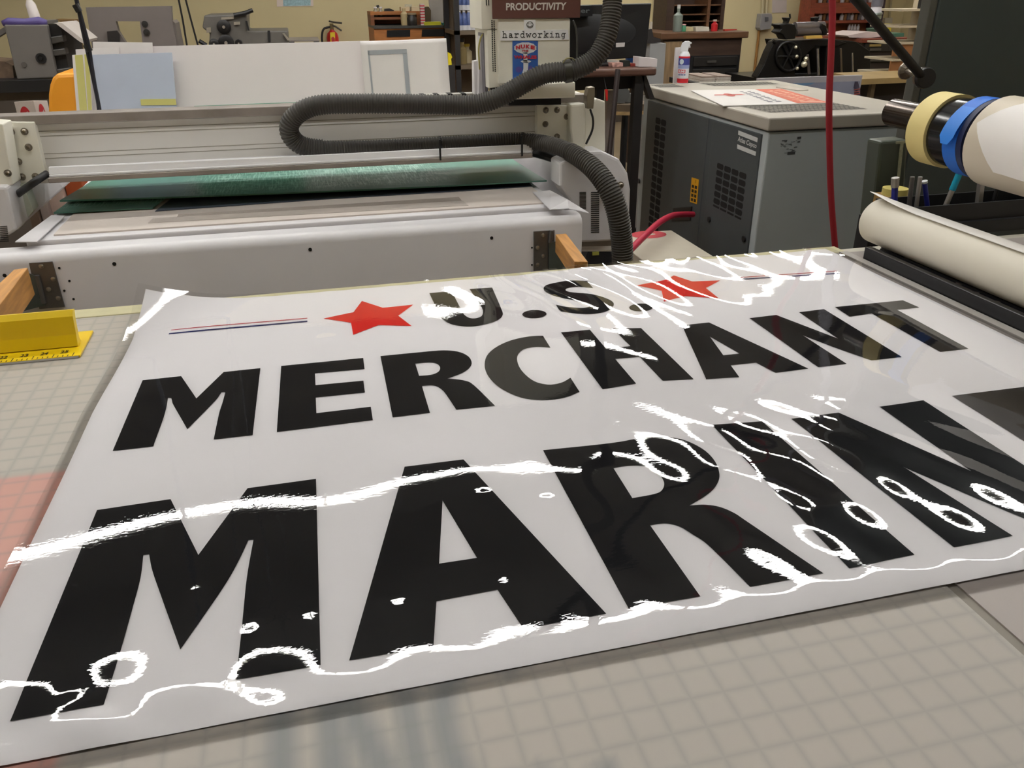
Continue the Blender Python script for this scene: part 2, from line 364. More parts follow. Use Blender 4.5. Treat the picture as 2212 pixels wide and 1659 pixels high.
def mixc(fac, c1, c2):
    n = nt.nodes.new('ShaderNodeMix'); n.data_type = 'RGBA'
    if isinstance(fac, (int, float)): n.inputs['Factor'].default_value = fac
    else: nt.links.new(fac, n.inputs['Factor'])
    for key, c in (('A', c1), ('B', c2)):
        s = [k for k in n.inputs if k.name == key and k.type == 'RGBA'][0]
        if isinstance(c, tuple): s.default_value = (*[lin(v) for v in c], 1)
        else: nt.links.new(c, s)
    return [k for k in n.outputs if k.type == 'RGBA'][0]
sa = nt.nodes.new('ShaderNodeSeparateColor'); nt.links.new(at.outputs['Color'], sa.inputs[0])
ns = nt.nodes.new('ShaderNodeTexNoise'); ns.inputs['Scale'].default_value = 6; ns.inputs['Detail'].default_value = 3
nt.links.new(tc.outputs['Object'], ns.inputs['Vector'])
base = mixc(ns.outputs['Fac'], (170, 161, 152), (163, 158, 150))
base = mixc(sa.outputs[2], base, (182, 176, 164))
base = mixc(sa.outputs[1], base, (192, 142, 130))
base = mixc(mth('MULTIPLY', sa.outputs[0], .75), base, (112, 116, 120))
base = mixc(lines, base, (126, 128, 124))
nt.links.new(base, b.inputs['Base Color'])
mo = mb.build('cutting_mat', cm, tb)
ca = mo.data.color_attributes.new('seen_through', 'FLOAT_COLOR', 'POINT')
rgba = np.stack([ink.ravel(), pink.ravel(), pale.ravel() * .6, np.ones(X.size)], 1).astype(np.float32)
ca.data.foreach_set('color', rgba.ravel())
MB().box(-1.85, .482, -.7, 1.300, .893, .8999).build('mat_backing', m_tbl, tb)
MB().box(.482, .492, -.7, 1.300, .893, .8985).build('mat_seam', mat('seam_grey', (128, 122, 112), .6), tb)
MB().box(.492, 1.94, -.7, 1.300, .893, .9).build('cutting_mat', mat('plain_mat', (160, 152, 147), .42, noise=.05, scale=5, spec=.35), tb)['label'] = 'plain ungridded mat on the right'

# ================================================================ laminated banner
BX0, BX1, BY0, BY1 = -.2765, .9440, .4375, 1.322
rng = random.Random(11)
def sgau(d, s): return np.exp(-(d / s) ** 2)
RIP = [(1.0, .2, .0, 17.), (.55, -.8, 1.1, 23.), (.2, 1.0, 2.0, 26.), (.9, .5, .7, 31.), (-.7, .7, 4.0, 37.)]
BUMPS = [(425, 1290), (540, 1350), (860, 1293), (1085, 1248), (1045, 1077), (1185, 1088), (668, 1325), (160, 1505), (705, 735), (1905, 685)]
BUMPS = [az(px, py, TZ)[:2] for px, py in BUMPS]
def lift(x, y):                        # height of the sheet above the table
    x = np.asarray(x, float); y = np.asarray(y, float)
    z = .0024 + 1.075 * np.clip(-.81 * (x + .27) + .58 * (y - 1.186) + .08, 0, 1) ** 2   # far left corner curls up
    z = z + .0046 * sgau(x + .31, .13) * sgau(y - .56, .16)
    z = z + .0045 * sgau(x - .38, .075) * sgau(y - .98, .16)
    z = z + .0030 * sgau(x - .47, .16) * sgau(y - 1.33, .07) + .003 * sgau(x - .60, .2) * sgau(y - .425, .05)
    z = z + .0009 * sgau(y - .70, .075) / (1 + np.exp(np.clip((x - .24) / .03, -30, 30)))
    z = z + .011 * (y - .70) * sgau(y - .70, .07) * np.sin(2 * math.pi * (x - .045) / .27) * np.clip((x + .1) / .1, 0, 1)
    # shallow waves: calm on the left, livelier towards the right
    amp = .22 + .78 / (1 + np.exp(-(x - .27) / .05))
    amp = amp * (1 - .75 * sgau(x - .86, .15) * sgau(y - .95, .25)) * (1 - .6 * sgau(y - .88, .09))
    w = 0
    for i, (a, b_, ph, k) in enumerate(RIP):
        nrm = math.hypot(a, b_)
        w = w + np.sin(k * (a * x + b_ * y) / nrm + ph + .9 * np.sin(5.1 * y + 3.3 * x + i)) / k
    z = z + amp * .011 * w
    # crumpled zone under the lower right letters and along the near edge
    q = sgau(x - .48, .23) * sgau(y - .59, .14)
    z = z + .00080 * q * np.sin(92 * x + 46 * y + 1.5 * np.sin(13 * y + 4 * x)) + .00055 * q * np.sin(-31 * x + 60 * y + 1.2 * np.sin(17 * x))
    q = sgau(x + .20, .17) * sgau(y - .455, .05)
    z = z + .0017 * q * np.sin(74 * x + 45 * y + 1.3 * np.sin(30 * y)) + .0010 * q * np.sin(60 * y - 35 * x)
    q = sgau(x - .42, .22) * sgau(y - 1.20, .11)
    z = z + .0012 * q * np.sin(70 * x + 24 * y + np.sin(19 * y))
    # pull ripples at the upper edge and at the trimmed borders
    z = z + .00032 * np.sin(2 * math.pi * (x + .35 * y) / .075) * np.clip((y - 1.05) / .18, 0, 1) * np.clip((x - .10) / .12, 0, 1) * np.clip((.80 - x) / .15, 0, 1)
    for d, am, lam in ((y - BY0, .0006, .083), (BY1 - y, .0004, .061)):
        z = z + am * np.exp(-np.clip(d + .012, 0, 9) / .022) * np.sin(2 * math.pi * x / lam + 1.7 * np.sin(9 * x))
    z = z - .0015 * np.exp(-np.clip(y - BY0 + .012, 0, 9) / .010)
    e = np.clip((y - BY0 + .012) / .036, 0, 1); e = e * e * (3 - 2 * e)      # the near edge settles on the table
    z = .0009 + (z - .0009) * e
    for bx, by in BUMPS:
        z = z + .0008 * sgau(np.hypot(x - bx, y - by), .009)
    return z
def roll_in(x, y):                     # the curled far corner also draws the edge inwards
    return .013 * np.clip((.11 - (x - BX0)) / .11, 0, 1) * np.clip((y - .95) / .22, 0, 1) ** 1.2
def flat_pt(x, y):                     # photo measurement on the table plane -> point on the raised sheet
    l = lift(x, y); f = (CAMZ - TZ - l) / (CAMZ - TZ)
    return x * f, y * f
bn = thing('laminated_banner', 'large white laminated banner with black lettering and red stars, lying flat on the table', 'banner', (.33, .88, TZ))
def sheet(name, x0, x1, y0, y1, off, m, step=.006, rnd=0):
    X, Y, V, Fc = mat_sheet(x0, x1, y0, y1, step, 0)
    Z = TZ + np.maximum(lift(X, Y), .0006) + off
    XX = X + roll_in(X, Y)
    V = np.stack([XX.ravel(), Y.ravel(), Z.ravel()], 1)
    return MB().raw(V.tolist(), Fc.tolist()).build(name, m, bn, smooth='all')
m_paper = mat('banner_paper', (251, 247, 247), .6, noise=0, spec=.2)
sheet('paper_sheet', BX0, BX1, BY0, BY1, 0, m_paper)
film = bpy.data.materials.new('laminate_film'); film.use_nodes = True
nt = film.node_tree; nt.nodes.clear()
out = nt.nodes.new('ShaderNodeOutputMaterial'); mx = nt.nodes.new('ShaderNodeMixShader')
tr = nt.nodes.new('ShaderNodeBsdfTransparent'); tr.inputs[0].default_value = (.995, .995, .996, 1)
gl = nt.nodes.new('ShaderNodeBsdfGlossy'); gl.inputs['Roughness'].default_value = .012; gl.inputs[0].default_value = (1, 1, 1, 1)
fr = nt.nodes.new('ShaderNodeFresnel'); fr.inputs['IOR'].default_value = 1.5
tc = nt.nodes.new('ShaderNodeTexCoord'); mp = nt.nodes.new('ShaderNodeMapping'); mp.inputs['Scale'].default_value = (1.0, 1.7, 1.0)
n1 = nt.nodes.new('ShaderNodeTexNoise'); n1.inputs['Scale'].default_value = 170; n1.inputs['Detail'].default_value = 2
bp = nt.nodes.new('ShaderNodeBump'); bp.inputs['Strength'].default_value = 1; bp.inputs['Distance'].default_value = .000019
nt.links.new(tc.outputs['Object'], mp.inputs[0]); nt.links.new(mp.outputs[0], n1.inputs['Vector']); nt.links.new(n1.outputs['Fac'], bp.inputs['Height'])
nt.links.new(bp.outputs[0], gl.inputs['Normal']); nt.links.new(bp.outputs[0], fr.inputs['Normal'])
nt.links.new(fr.outputs[0], mx.inputs[0]); nt.links.new(tr.outputs[0], mx.inputs[1]); nt.links.new(gl.outputs[0], mx.inputs[2]); nt.links.new(mx.outputs[0], out.inputs[0])
sheet('laminate_film', BX0 - .0115, BX1 + .0115, BY0 - .0115, BY1 + .0115, .0013, film, .0055)

def print_mesh(name, outs_list, m, off=.0005, cut=.012, label=None):
    bm = bmesh.new()
    for outs in outs_list:
        edges = []
        for raw in outs:
            vs = [bm.verts.new((x, y, 0)) for x, y in outline(raw)]
            for i in range(len(vs)):
                edges.append(bm.edges.new((vs[i], vs[(i + 1) % len(vs)])))
        bmesh.ops.triangle_fill(bm, edges=edges, use_beauty=True)
    xs = [v.co.x for v in bm.verts]; ys = [v.co.y for v in bm.verts]
    for ax_, lo, hi in ((0, min(xs), max(xs)), (1, min(ys), max(ys))):
        c = math.ceil(lo / cut) * cut
        while c < hi:
            co = [0, 0, 0]; no = [0, 0, 0]; co[ax_] = c; no[ax_] = 1
            bmesh.ops.bisect_plane(bm, geom=bm.verts[:] + bm.edges[:] + bm.faces[:], plane_co=co, plane_no=no)
            c += cut
    X = np.array([v.co.x for v in bm.verts]); Y = np.array([v.co.y for v in bm.verts])
    X, Y = flat_pt(X, Y)
    Z = TZ + lift(X, Y) + off
    for v, x, y, z in zip(bm.verts, X + roll_in(X, Y) * 0, Y, Z): v.co = (x - .33, y - .88, z - TZ)
    bmesh.ops.recalc_face_normals(bm, faces=bm.faces)
    for f in bm.faces:
        if f.normal.z < 0: f.normal_flip()
    me = bpy.data.meshes.new(name); bm.to_mesh(me); bm.free(); me.materials.append(m)
    o = bpy.data.objects.new(name, me); COL.objects.link(o); o.parent = bn; ORG[o.name] = ORG[bn.name]
    for p in me.polygons: p.use_smooth = True
    if label: o['label'] = label
    return o
m_ink = mat('black_print', (24, 24, 27), .6, noise=0, spec=.15)
m_red = mat('red_print', (226, 44, 38), .6, noise=0, spec=.15)
m_navy = mat('navy_print', (24, 36, 104), .6, noise=0, spec=.15)
m_pink = mat('thin_red_print', (206, 66, 84), .6, noise=0, spec=.15)
G = GLYPHS
print_mesh('lettering', [G[k] for k in ('U', 'dot1', 'S', 'dot2')], m_ink, label='black letters reading U.S.')
print_mesh('lettering', [G[k] for k in 'MERCHANT'], m_ink, label='black letters reading MERCHANT')
print_mesh('lettering', [G[k] for k in ('M2', 'A2', 'R2', 'I2', 'N2', 'E2')], m_ink, label='largest black letters reading MARINE')
print_mesh('star', [G['star1']], m_red, label='red star left of the U.S. letters')
print_mesh('star', [G['star2']], m_red, label='red star right of the U.S. letters')
def stripe(x0, y0, x1, y1, w, m, lab):
    print_mesh('stripe', [[[(x0, y0 - w, 0), (x1, y1 - w, 0), (x1, y1 + w, 0), (x0, y0 + w, 0)]]], m, label=lab)
stripe(-.2212, 1.2150, -.0219, 1.2098, .0013, m_pink, 'thin red line on the left'); stripe(-.2205, 1.1995, -.0222, 1.1965, .0026, m_navy, 'thicker navy line on the left')
stripe(.7041, 1.2166, .8901, 1.2044, .0013, m_pink, 'thin red line on the right'); stripe(.6989, 1.2074, .8863, 1.1919, .0026, m_navy, 'thicker navy line on the right')

# ================================================================ safety ruler
rl = thing('safety_ruler', 'yellow metal safety ruler with raised finger guard, at the left end of the table', 'ruler', (-.7, 1.2, TZ))
m_yel = mat('yellow_anodised', (240, 204, 10), .3, noise=.03, spec=.6)
zt = .9005
prof = [(1.138, zt), (1.138, zt + .003), (1.170, zt + .0045), (1.176, zt + .02), (1.181, zt + .045), (1.188, zt + .052), (1.197, zt + .050), (1.192, zt + .040), (1.186, zt + .012), (1.19, zt + .005), (1.232, zt + .003), (1.232, zt)]
xe = ay(166, 720, 1.18)[0]
guard = [p for p in prof]
MB().prism([(-1.3, y, z) for y, z in prof[2:10]], (xe + 1.3, 0, 0)).build('finger_guard', m_yel, rl)
tip = az(200, 722, zt); tip2 = az(176, 768, zt)
MB().prism([(-1.3, 1.138, zt), (tip2.x, 1.138, zt), (tip.x, 1.232, zt), (-1.3, 1.232, zt)], (0, 0, .0032)).build('base_plate', m_yel, rl, bevel=.0006)
mb = MB()
for i in range(60):
    x = tip2.x - .010 - i * .0127 / 2
    L = .011 if i % 4 == 0 else .005
    mb.box(x, x + .0008, 1.1385, 1.1385 + L, zt + .0032, zt + .0036)
for i in range(9):
    x = tip2.x - .022 - i * .0254 * 1.0
    put(mb, text2d(str(25 - i), .02), [(x - .006, 1.150, zt + .0037), (x + .004, 1.150, zt + .0037), (x + .004, 1.160, zt + .0037), (x - .006, 1.160, zt + .0037)])
mb.build('scale_marks', mat('black_marking', (40, 36, 10), .6, noise=0), rl)
MB().box(-1.3, tip2.x - .002, 1.1365, 1.1380, zt, zt + .0026).build('cutting_edge', mat('bright_steel', (200, 200, 200), .3, 1, noise=0), rl)
# ================================================================ flatbed cutter with gantry
BZ = .8515                                   # lip height
mc = thing('flatbed_cutter', 'large off-white flatbed cutting machine with bolted gantry, behind the banner table', 'machine', (0, 2.3, 0))
m_wht = mat('machine_white', (230, 228, 230), .35, noise=.04, scale=4)
m_off = mat('machine_cream', (243, 240, 226), .42, noise=.05, scale=5)
m_grm = mat('weathered_metal', (150, 142, 136), .45, .3, noise=.15, scale=20)
m_blk = mat('black_plastic', (26, 26, 28), .45, noise=0)
m_dark = mat('dark_recess', (14, 13, 13), .8, noise=0)
m_bolt = mat('bolt_steel', (140, 132, 120), .35, .9, noise=.1)
Lp = az(600, 512, BZ); yl = Lp.y
xr = az(1261, 468, BZ).x
prof = [(yl, .20), (yl, BZ - .022), (yl + .006, BZ - .008), (yl + .018, BZ - .001), (yl + .03, BZ), (yl + .066, BZ), (yl + .066, .20)]
MB().prism([(-.80, y, z) for y, z in prof], (xr + .80, 0, 0)).build('front_apron', m_wht, mc, smooth=True)
MB().box(-.615, xr - .01, yl + .066, 3.10, .20, BZ - .012).build('base_frame', m_wht, mc)
yb = yl + .072
MB().box(-.61, xr - .03, yb, 3.10, BZ - .012, BZ + .010).build('bed_edge', m_wht, mc, bevel=.003)
m_bed = mat('bed_beige', (206, 196, 188), .45, noise=.07, scale=6)
MB().box(-.56, xr - .05, yb + .03, 3.06, BZ + .010, BZ + .0135).build('bed_surface', m_bed, mc)
mb = MB()
for i in range(14):
    y0 = az(700, 455, BZ + .014).y + i * .0042
    mb.box(-.31, az(1000, 436, BZ + .014).x, y0, y0 + .0016, BZ + .0135, BZ + .0139)
mb.build('bed_groove', mat('groove_grey', (140, 132, 124), .6), mc)
for px, py, r in [(670, 539, .0042), (247, 570, .0042), (1062, 514, .004), (128, 579, .0026), (150, 607, .0026), (139, 628, .0026), (159, 646, .0026), (1149, 535, .0024), (1149, 572, .0024), (10, 595, .004)]:
    p = ay(px, py, yl); MB().cyl(p + Vector((0, -.0006, 0)), p + Vector((0, .002, 0)), r, 10).build('screw_hole', m_dark, mc)

# gantry
YG = 2.25
zt_ = ay(300, 243, YG).z; zb_ = ay(620, 352, YG).z
m_beam = mat('beam_cream', (220, 217, 212), .4, noise=.04, scale=4)
MB().box(-.86, .64, YG, YG + .20, zb_ - .02, zt_ - .018).build('gantry_beam', m_beam, mc, bevel=.002)
mb = MB()
for k in (.28, .36, .66, .74):
    z = zb_ + (zt_ - zb_) * k; mb.box(-.86, .64, YG - .0006, YG + .001, z, z + .0016)
mb.build('beam_groove', mat('groove_shadow', (150, 146, 132), .6, noise=0), mc)
MB().box(-.86, .655, YG - .012, YG + .05, zt_ - .018, zt_ + .004).build('linear_rail', m_grm, mc, bevel=.002)
# gear rack on the rail top, right half
mb = MB(); mb.box(.27, .62, YG + .05, YG + .085, zt_ - .018, zt_ + .012)
mb.build('gear_rack', mat('rack_grey', (170, 166, 160), .45), mc)
mb = MB()
for i in range(9): mb.prism([(.285 + i * .037, YG + .0497, zt_ + .013), (.298 + i * .037, YG + .0497, zt_ + .013), (.304 + i * .037, YG + .0497, zt_ + .0045), (.291 + i * .037, YG + .0497, zt_ + .0045)], (0, .0358, 0))
mb.build('rack_slot', m_dark, mc)
# cable tray carrying the lower run of the hose
YT = 2.135
mb = MB()
q = [(103, 362), (320, 353), (620, 339), (1146, 313), (1150, 318), (1150, 335), (105, 378)]
fq = [ay(a_, b_, YT) for a_, b_ in q]; zlo = min(p.z for p in fq[-2:])
mb.prism([p + Vector((0,   .35 * max(0, p.z - zlo - .006), 0)) for p in fq], (0, .006, 0))
zl = ay(600, 357, YT).z
mb.box(ay(105, 378, YT).x, ay(1148, 334, YT).x, YT, YG, zl - .002, zl + .004)
mb.build('cable_tray', mat('tray_white', (246, 246, 250), .35, noise=.02), mc, bevel=.0015)
MB().box(ay(103, 384, YT).x, ay(1150, 338, YT).x, YT - .004, YG - .002, zl - .014, zl - .002).build('tray_lip', m_grm, mc, bevel=.002)

# left end plate, post and housing
pl = [(-60, 262), (73, 264), (100, 380), (98, 386), (52, 396), (12, 402), (-60, 404)]
MB().py(pl, YG - .022, .03).build('end_plate', m_off, mc, bevel=.002)
MB().py([(-140, 255), (6, 268), (28, 400), (12, 404), (-140, 410)], YG - .10, .07).build('end_bracket', m_off, mc, bevel=.003)
def bolt(px, py, y, r=.0068, parent=mc):
    p = ay(px, py, y)
    MB().lathe([(r * 1.25, 0), (r * 1.25, .0015), (r, .002), (r * .95, .006), (r * .6, .0085), (r * .45, .0085), (r * .42, .005), (0.0001, .005)], p, (0, -1, 0), 12).build('bolt', m_bolt, parent, smooth=True)
for px, py in [(24, 285), (53, 284), (62, 318), (40, 349), (48, 382), (77, 381), (2, 304)]: bolt(px, py, YG - .022)
bolt(17, 374, YG - .10)
m_post = mat('post_greenish', (188, 194, 178), .45, noise=.06)
MB().py([(14, 404), (55, 396), (58, 420), (72, 455), (38, 497), (30, 480)], YG - .03, .05).build('side_post', m_post, mc)
MB().py([(-200, 402), (14, 404), (34, 490), (36, 498), (0, 520), (-200, 560)], YG - .13, .62).build('side_housing', m_wht, mc, bevel=.006)
mb = MB()
for i in range(9): mb.py([(0, 489 + i * 4), (15 + i * .5, 488 + i * 4), (15 + i * .5, 489.5 + i * 4), (0, 490.5 + i * 4)], YG - .131, .002)
mb.build('vent_slots', m_dark, mc)
c = ay(27, 425, YG - .034)
MB().lathe([(.017, 0), (.017, .004), (.012, .006), (.012, .002)], c, (0, -1, 0), 16).build('cable_grommet', mat('grommet_green', (112, 122, 112), .5), mc, smooth=True)
MB().tube(cat_spline([ay(27, 428, YG - .03), ay(40, 418, YG - .06), ay(72, 395, YT - .01), ay(102, 375, YT + .02)]), .0085, 10).build('cable', m_blk, mc, smooth='all')

# right end plate, covers and housing
MB().py([(1160, 226), (1238, 228), (1230, 252), (1232, 318), (1160, 322)], YG - .022, .03).build('end_plate', m_off, mc, bevel=.002)
for px, py in [(1179, 238), (1203, 237.5), (1224, 252), (1178, 268), (1203, 295)]: bolt(px, py, YG - .022)
MB().py([(1232, 226), (1266, 223), (1264, 330), (1236, 325), (1231, 280)], YG - .05, .10).build('beam_cover', m_off, mc, bevel=.006)
MB().py([(1262, 223), (1290, 213), (1308, 219), (1308, 328), (1262, 332)], YG - .02, .30).build('motor_housing', m_off, mc, bevel=.004)
MB().py([(1232, 330), (1300, 326), (1338, 344), (1357, 375), (1363, 410), (1358, 545), (1232, 545)], YG - .10, .70).build('side_housing', m_wht, mc, bevel=.008)
MB().py([(1209, 352), (1246, 338), (1290, 352), (1322, 385), (1338, 440), (1342, 520), (1232, 525), (1232, 434), (1209, 402)], YG - .20, .085).build('drive_cover', m_wht, mc, bevel=.006)
MB().py([(1232, 522), (1342, 518), (1338, 531), (1232, 533)], YG - .19, .5).build('housing_underside', m_grm, mc)
mb = MB()
for i in range(20):
    y0 = 415 + i * 4.5
    mb.py([(1277, y0), (1294.5, y0 - .4), (1294, y0 + 1.8), (1276.5, y0 + 2.2)], YG - .2008, .002)
for i in range(13):
    y0 = 415 + i * 2.9
    mb.py([(1252, y0), (1266, y0 - .2), (1266, y0 + 1.2), (1252, y0 + 1.4)], YG - .2008, .002)
mb.build('vent_slots', m_dark, mc)
for px, py in [(1340, 400), (1304, 424)]: bolt(px, py, YG - .205 if px < 1320 else YG - .105, .008)
# drag chain in the gap
MB().tube(cat_spline([ay(1155, 330, YG - .05), ay(1180, 337, YG - .08), ay(1205, 347, YG - .10), ay(1226, 368, YG - .14)]), [.012] * 19, 8).build('cable_chain', m_blk, mc)
# limit switch on the right
MB().py([(1272, 190), (1285, 188), (1285, 206), (1282, 235), (1268, 235), (1268, 208)], YG - .06, .03).build('limit_switch', mat('brushed_steel', (150, 142, 128), .35, .8), mc, bevel=.0015)
MB().py([(1211, 206), (1268, 204), (1268, 220), (1211, 222)], YG - .01, .04).build('switch_arm', m_grm, mc)
MB().tube(cat_spline([ay(1275, 236, YG - .05), ay(1281, 258, YG - .06), ay(1279, 282, YG - .06), ay(1266, 311, YG - .05)]), .0032, 8).build('switch_cable', m_blk, mc, smooth='all')

# carriage (tool head) riding on the gantry
YH = 2.17
TOP = 1.62
hd = MB().prism([ay(1076, 40, YH), ay(1232, 40, YH), ay(1231, 178, YH), ay(1077, 182, YH)], (0, .16, 0))
p0, p1 = ay(1076, 40, YH), ay(1232, 40, YH)
hd.box(p0.x, p1.x, YH, YH + .16, p0.z - .001, TOP)
hd = hd.build('carriage_cover', m_off, mc, bevel=.003)
p0, p1 = ay(1041, 65, YH + .01), ay(1077, 40, YH + .01)
sd = MB().py([(1052, 65), (1078, 64), (1078, 188), (1056, 191)], YH + .012, .15)
sd.box(p0.x, p1.x, YH + .012, YH + .16, ay(1041, 64, YH + .012).z, TOP)
sd = sd.build('carriage_side', m_off, mc, bevel=.002)
mb = MB()
for i in range(28):
    for k in (0, 1):
        p = ay(1062.5 + k * 4.6 + i * .1, 45 + i * 4.0 + k * .6, YH + .012); mb.cyl(p + Vector((0, -.0008, 0)), p + Vector((0, .001, 0)), .0017, 6)
for k in (0, 1):
    mb.py([(1049 + k * 5, -8), (1051 + k * 5, -8), (1052 + k * 5, 12), (1050 + k * 5, 12)], YH + .0112, .002)
mb.build('vent_hole', m_dark, sd)
MB().py([(1043, 72), (1052, 71), (1055, 200), (1048, 201)], YH + .05, .06).build('carriage_rail', mat('grey_extrusion', (128, 126, 134), .4, .4), mc)
MB().py([(1037, 78), (1043, 76), (1046, 205), (1034, 205)], YH + .08, .03).build('mounting_bracket', m_wht, mc)
MB().py([(1024, 133), (1034, 131), (1037, 204), (1025, 204)], YH + .10, .03).build('mounting_bracket', m_wht, mc)
MB().tube(cat_spline([ay(1050, 70, YH + .06), ay(1040, 78, YH + .05), ay(1034, 105, YH + .05), ay(1036, 150, YH + .06)]), .0022, 6).build('hose_line', mat('yellow_tube', (180, 172, 100), .4, noise=0), mc, smooth='all')
MB().py([(1108, 184), (1243, 177), (1243, 211), (1114, 215)], YH - .05, .20).build('carriage_base', m_off, mc, bevel=.003)
MB().py([(1100, 214), (1212, 213), (1212, 226), (1100, 228)], YH + .01, .10).build('carriage_gap', m_dark, mc)
MB().py([(1232, 44), (1240, 48), (1246, 75), (1246, 176), (1232, 178)], YH + .02, .14).build('dark_gap_fill', m_blk, mc)  # black box standing in for the shade in the gap beside the head
MB().tube(cat_spline([ay(1238, 44, YH), ay(1244, 62, YH), ay(1246.5, 95, YH), ay(1245, 150, YH), ay(1243, 175, YH)]), .0022, 6).build('side_cable', mat('dark_grey_cable', (70, 70, 66), .5), mc, smooth='all')
# sign, notes and sticker on the head
YS = YH - .004
m_sign = mat('brown_sign', (104, 66, 58), .45, noise=.03)
sg = MB(); a, b2 = ay(1064, 41, YS), ay(1253, 36.5, YS)
sg.prism([(a.x, YS, a.z), (b2.x, YS, a.z), (b2.x + .002, YS, a.z + .11), (a.x - .002, YS, a.z + .11)], (0, .0035, 0))
sg = sg.build('name_sign', m_sign, mc, bevel=.001)
sg['label'] = 'brown sign reading PRODUCTIVITY'
e = Vector((0, -.0006, 0))
put(MB(), text2d('PRODUCTIVITY', .03), [ay(1093, 22.5, YS), ay(1222, 21, YS), ay(1224, 5, YS), ay(1093, 6.5, YS)], e).build('sign_lettering', mat('sign_white', (226, 222, 214), .5, noise=0), sg)
nt_ = MB().py([(1132, 43), (1157, 43), (1157, 65), (1132, 65)], YS + .002, .0015).build('smiley_note', mat('note_white', (252, 252, 255), .6, noise=0), mc)
ring = [[(.5 + .27 * math.cos(t * math.pi / 12), .52 + .30 * math.sin(t * math.pi / 12)) for t in range(25)],
        [(.5 + .17 * math.cos(math.pi + t * math.pi / 8), .47 + .15 * math.sin(math.pi + t * math.pi / 8)) for t in range(9)], [(.40, .6), (.40, .64)], [(.60, .6), (.60, .64)]]
nq = [ay(1132, 65, YS + .002), ay(1157, 65, YS + .002), ay(1157, 43, YS + .002), ay(1132, 43, YS + .002)]
put(MB(), ribbon(ring, .026), nq, e).build('smiley_face', mat('note_ink', (40, 40, 40), .6, noise=0), nt_)
st_ = MB().py([(1081, 66), (1227, 64), (1229, 85.5), (1081, 88)], YS + .002, .0015).build('paper_strip', mat('note_white', (252, 252, 255)), mc)
st_['label'] = 'white paper strip with the typed word hardworking'
GS = {'h': [[(.08, .97), (.27, .97)], [(.25, .97), (.25, .03)], [(.25, .47), (.4, .63), (.6, .63), (.72, .5), (.72, .03)], [(.08, .03), (.42, .03)], [(.58, .03), (.92, .03)]],
      'a': [[(.2, .58), (.5, .64), (.68, .53), (.68, .08), (.92, .03)], [(.68, .36), (.4, .38), (.2, .28), (.18, .12), (.35, .02), (.55, .06), (.68, .2)]],
      'r': [[(.1, .62), (.35, .62), (.35, .03)], [(.35, .42), (.55, .62), (.8, .62), (.86, .55)], [(.1, .03), (.66, .03)]],
      'd': [[(.5, .97), (.72, .97), (.72, .03), (.93, .03)], [(.72, .45), (.55, .64), (.3, .62), (.14, .42), (.14, .22), (.3, .03), (.55, .03), (.72, .2)]],
      'w': [[(.0, .62), (.27, .62)], [(.73, .62), (1.0, .62)], [(.12, .62), (.28, .03), (.5, .52), (.72, .03), (.88, .62)]],
      'o': [[(.5 + .36 * math.cos(t * math.pi / 8), .33 + .31 * math.sin(t * math.pi / 8)) for t in range(17)]],
      'k': [[(.06, .97), (.28, .97)], [(.26, .97), (.26, .03)], [(.26, .25), (.68, .6)], [(.42, .37), (.76, .03)], [(.55, .62), (.9, .62)], [(.06, .03), (.42, .03)], [(.6, .03), (.94, .03)]],
      'i': [[(.2, .62), (.5, .62), (.5, .03)], [(.13, .03), (.87, .03)], [(.48, .86), (.51, .88)]],
      'n': [[(.08, .62), (.26, .62), (.26, .03)], [(.26, .48), (.4, .63), (.6, .63), (.72, .5), (.72, .03)], [(.08, .03), (.44, .03)], [(.57, .03), (.92, .03)]],
      'g': [[(.94, .62), (.7, .62), (.7, -.1), (.6, -.25), (.28, -.25)], [(.7, .45), (.55, .64), (.3, .62), (.14, .42), (.14, .25), (.3, .06), (.55, .06), (.7, .2)]]}
mb = MB(); word = 'hardworking'; bl, br, tl_ = ay(1084, 81.5, YS + .002), ay(1223, 80.5, YS + .002), ay(1084, 67.5, YS + .002)
for i, ch in enumerate(word):
    vs, fs = ribbon(GS[ch], .062)
    put(mb, ([((i + .06 + v[0] * .88) / 11, v[1] * .98) for v in vs], fs), [bl, br, br + (tl_ - bl), tl_], e)
mb.build('typed_word', mat('note_ink', (40, 40, 40)), st_)
sk = MB().py([(1107, 88.5), (1162, 88.5), (1162, 176), (1108, 178)], YS + .0025, .001).build('poster_sticker', mat('sticker_blue', (52, 98, 176), .45, noise=.05), mc)
sk['label'] = 'blue sticker with mushroom cloud reading NUKE THE WHALES'
sq = [ay(1108, 176, YS + .0025), ay(1162, 176, YS + .0025), ay(1162, 88.5, YS + .0025), ay(1107, 88.5, YS + .0025)]
def blob(cx, cy, a, b2, n=24, j=.07): return ([(cx, cy)] + [(cx + a * math.cos(2 * math.pi * k / n) * (1 + j * (k % 2)), cy + b2 * math.sin(2 * math.pi * k / n) * (1 + j * (k % 2))) for k in range(n)], [[0, 1 + k, 1 + (k + 1) % n] for k in range(n)])
m_cl = mat('cloud_white', (226, 228, 230), .5, noise=0)
mb = MB(); put(mb, blob(.5, .83, .43, .135), sq, e)
put(mb, ([(.42, .72), (.58, .72), (.58, .5), (.42, .5)], [[0, 1, 2, 3]]), sq, e); put(mb, blob(.52, .50, .20, .032), sq, e)
put(mb, ([(.42, .49), (.62, .49), (.60, .30), (.62, .19), (.36, .19), (.42, .32)], [[0, 1, 2, 3, 4, 5]]), sq, e)
mb.build('sticker_cloud', m_cl, sk)
m_stp = mat('sticker_purple', (92, 84, 160), .5, noise=0); mb = MB(); e2 = e * .7
put(mb, blob(.24, .30, .13, .075, j=.02), sq, e2); put(mb, blob(.70, .31, .09, .085, j=.02), sq, e2); put(mb, blob(.5, .10, .14, .03, j=.02), sq, e2); mb.build('sticker_whale', m_stp, sk)
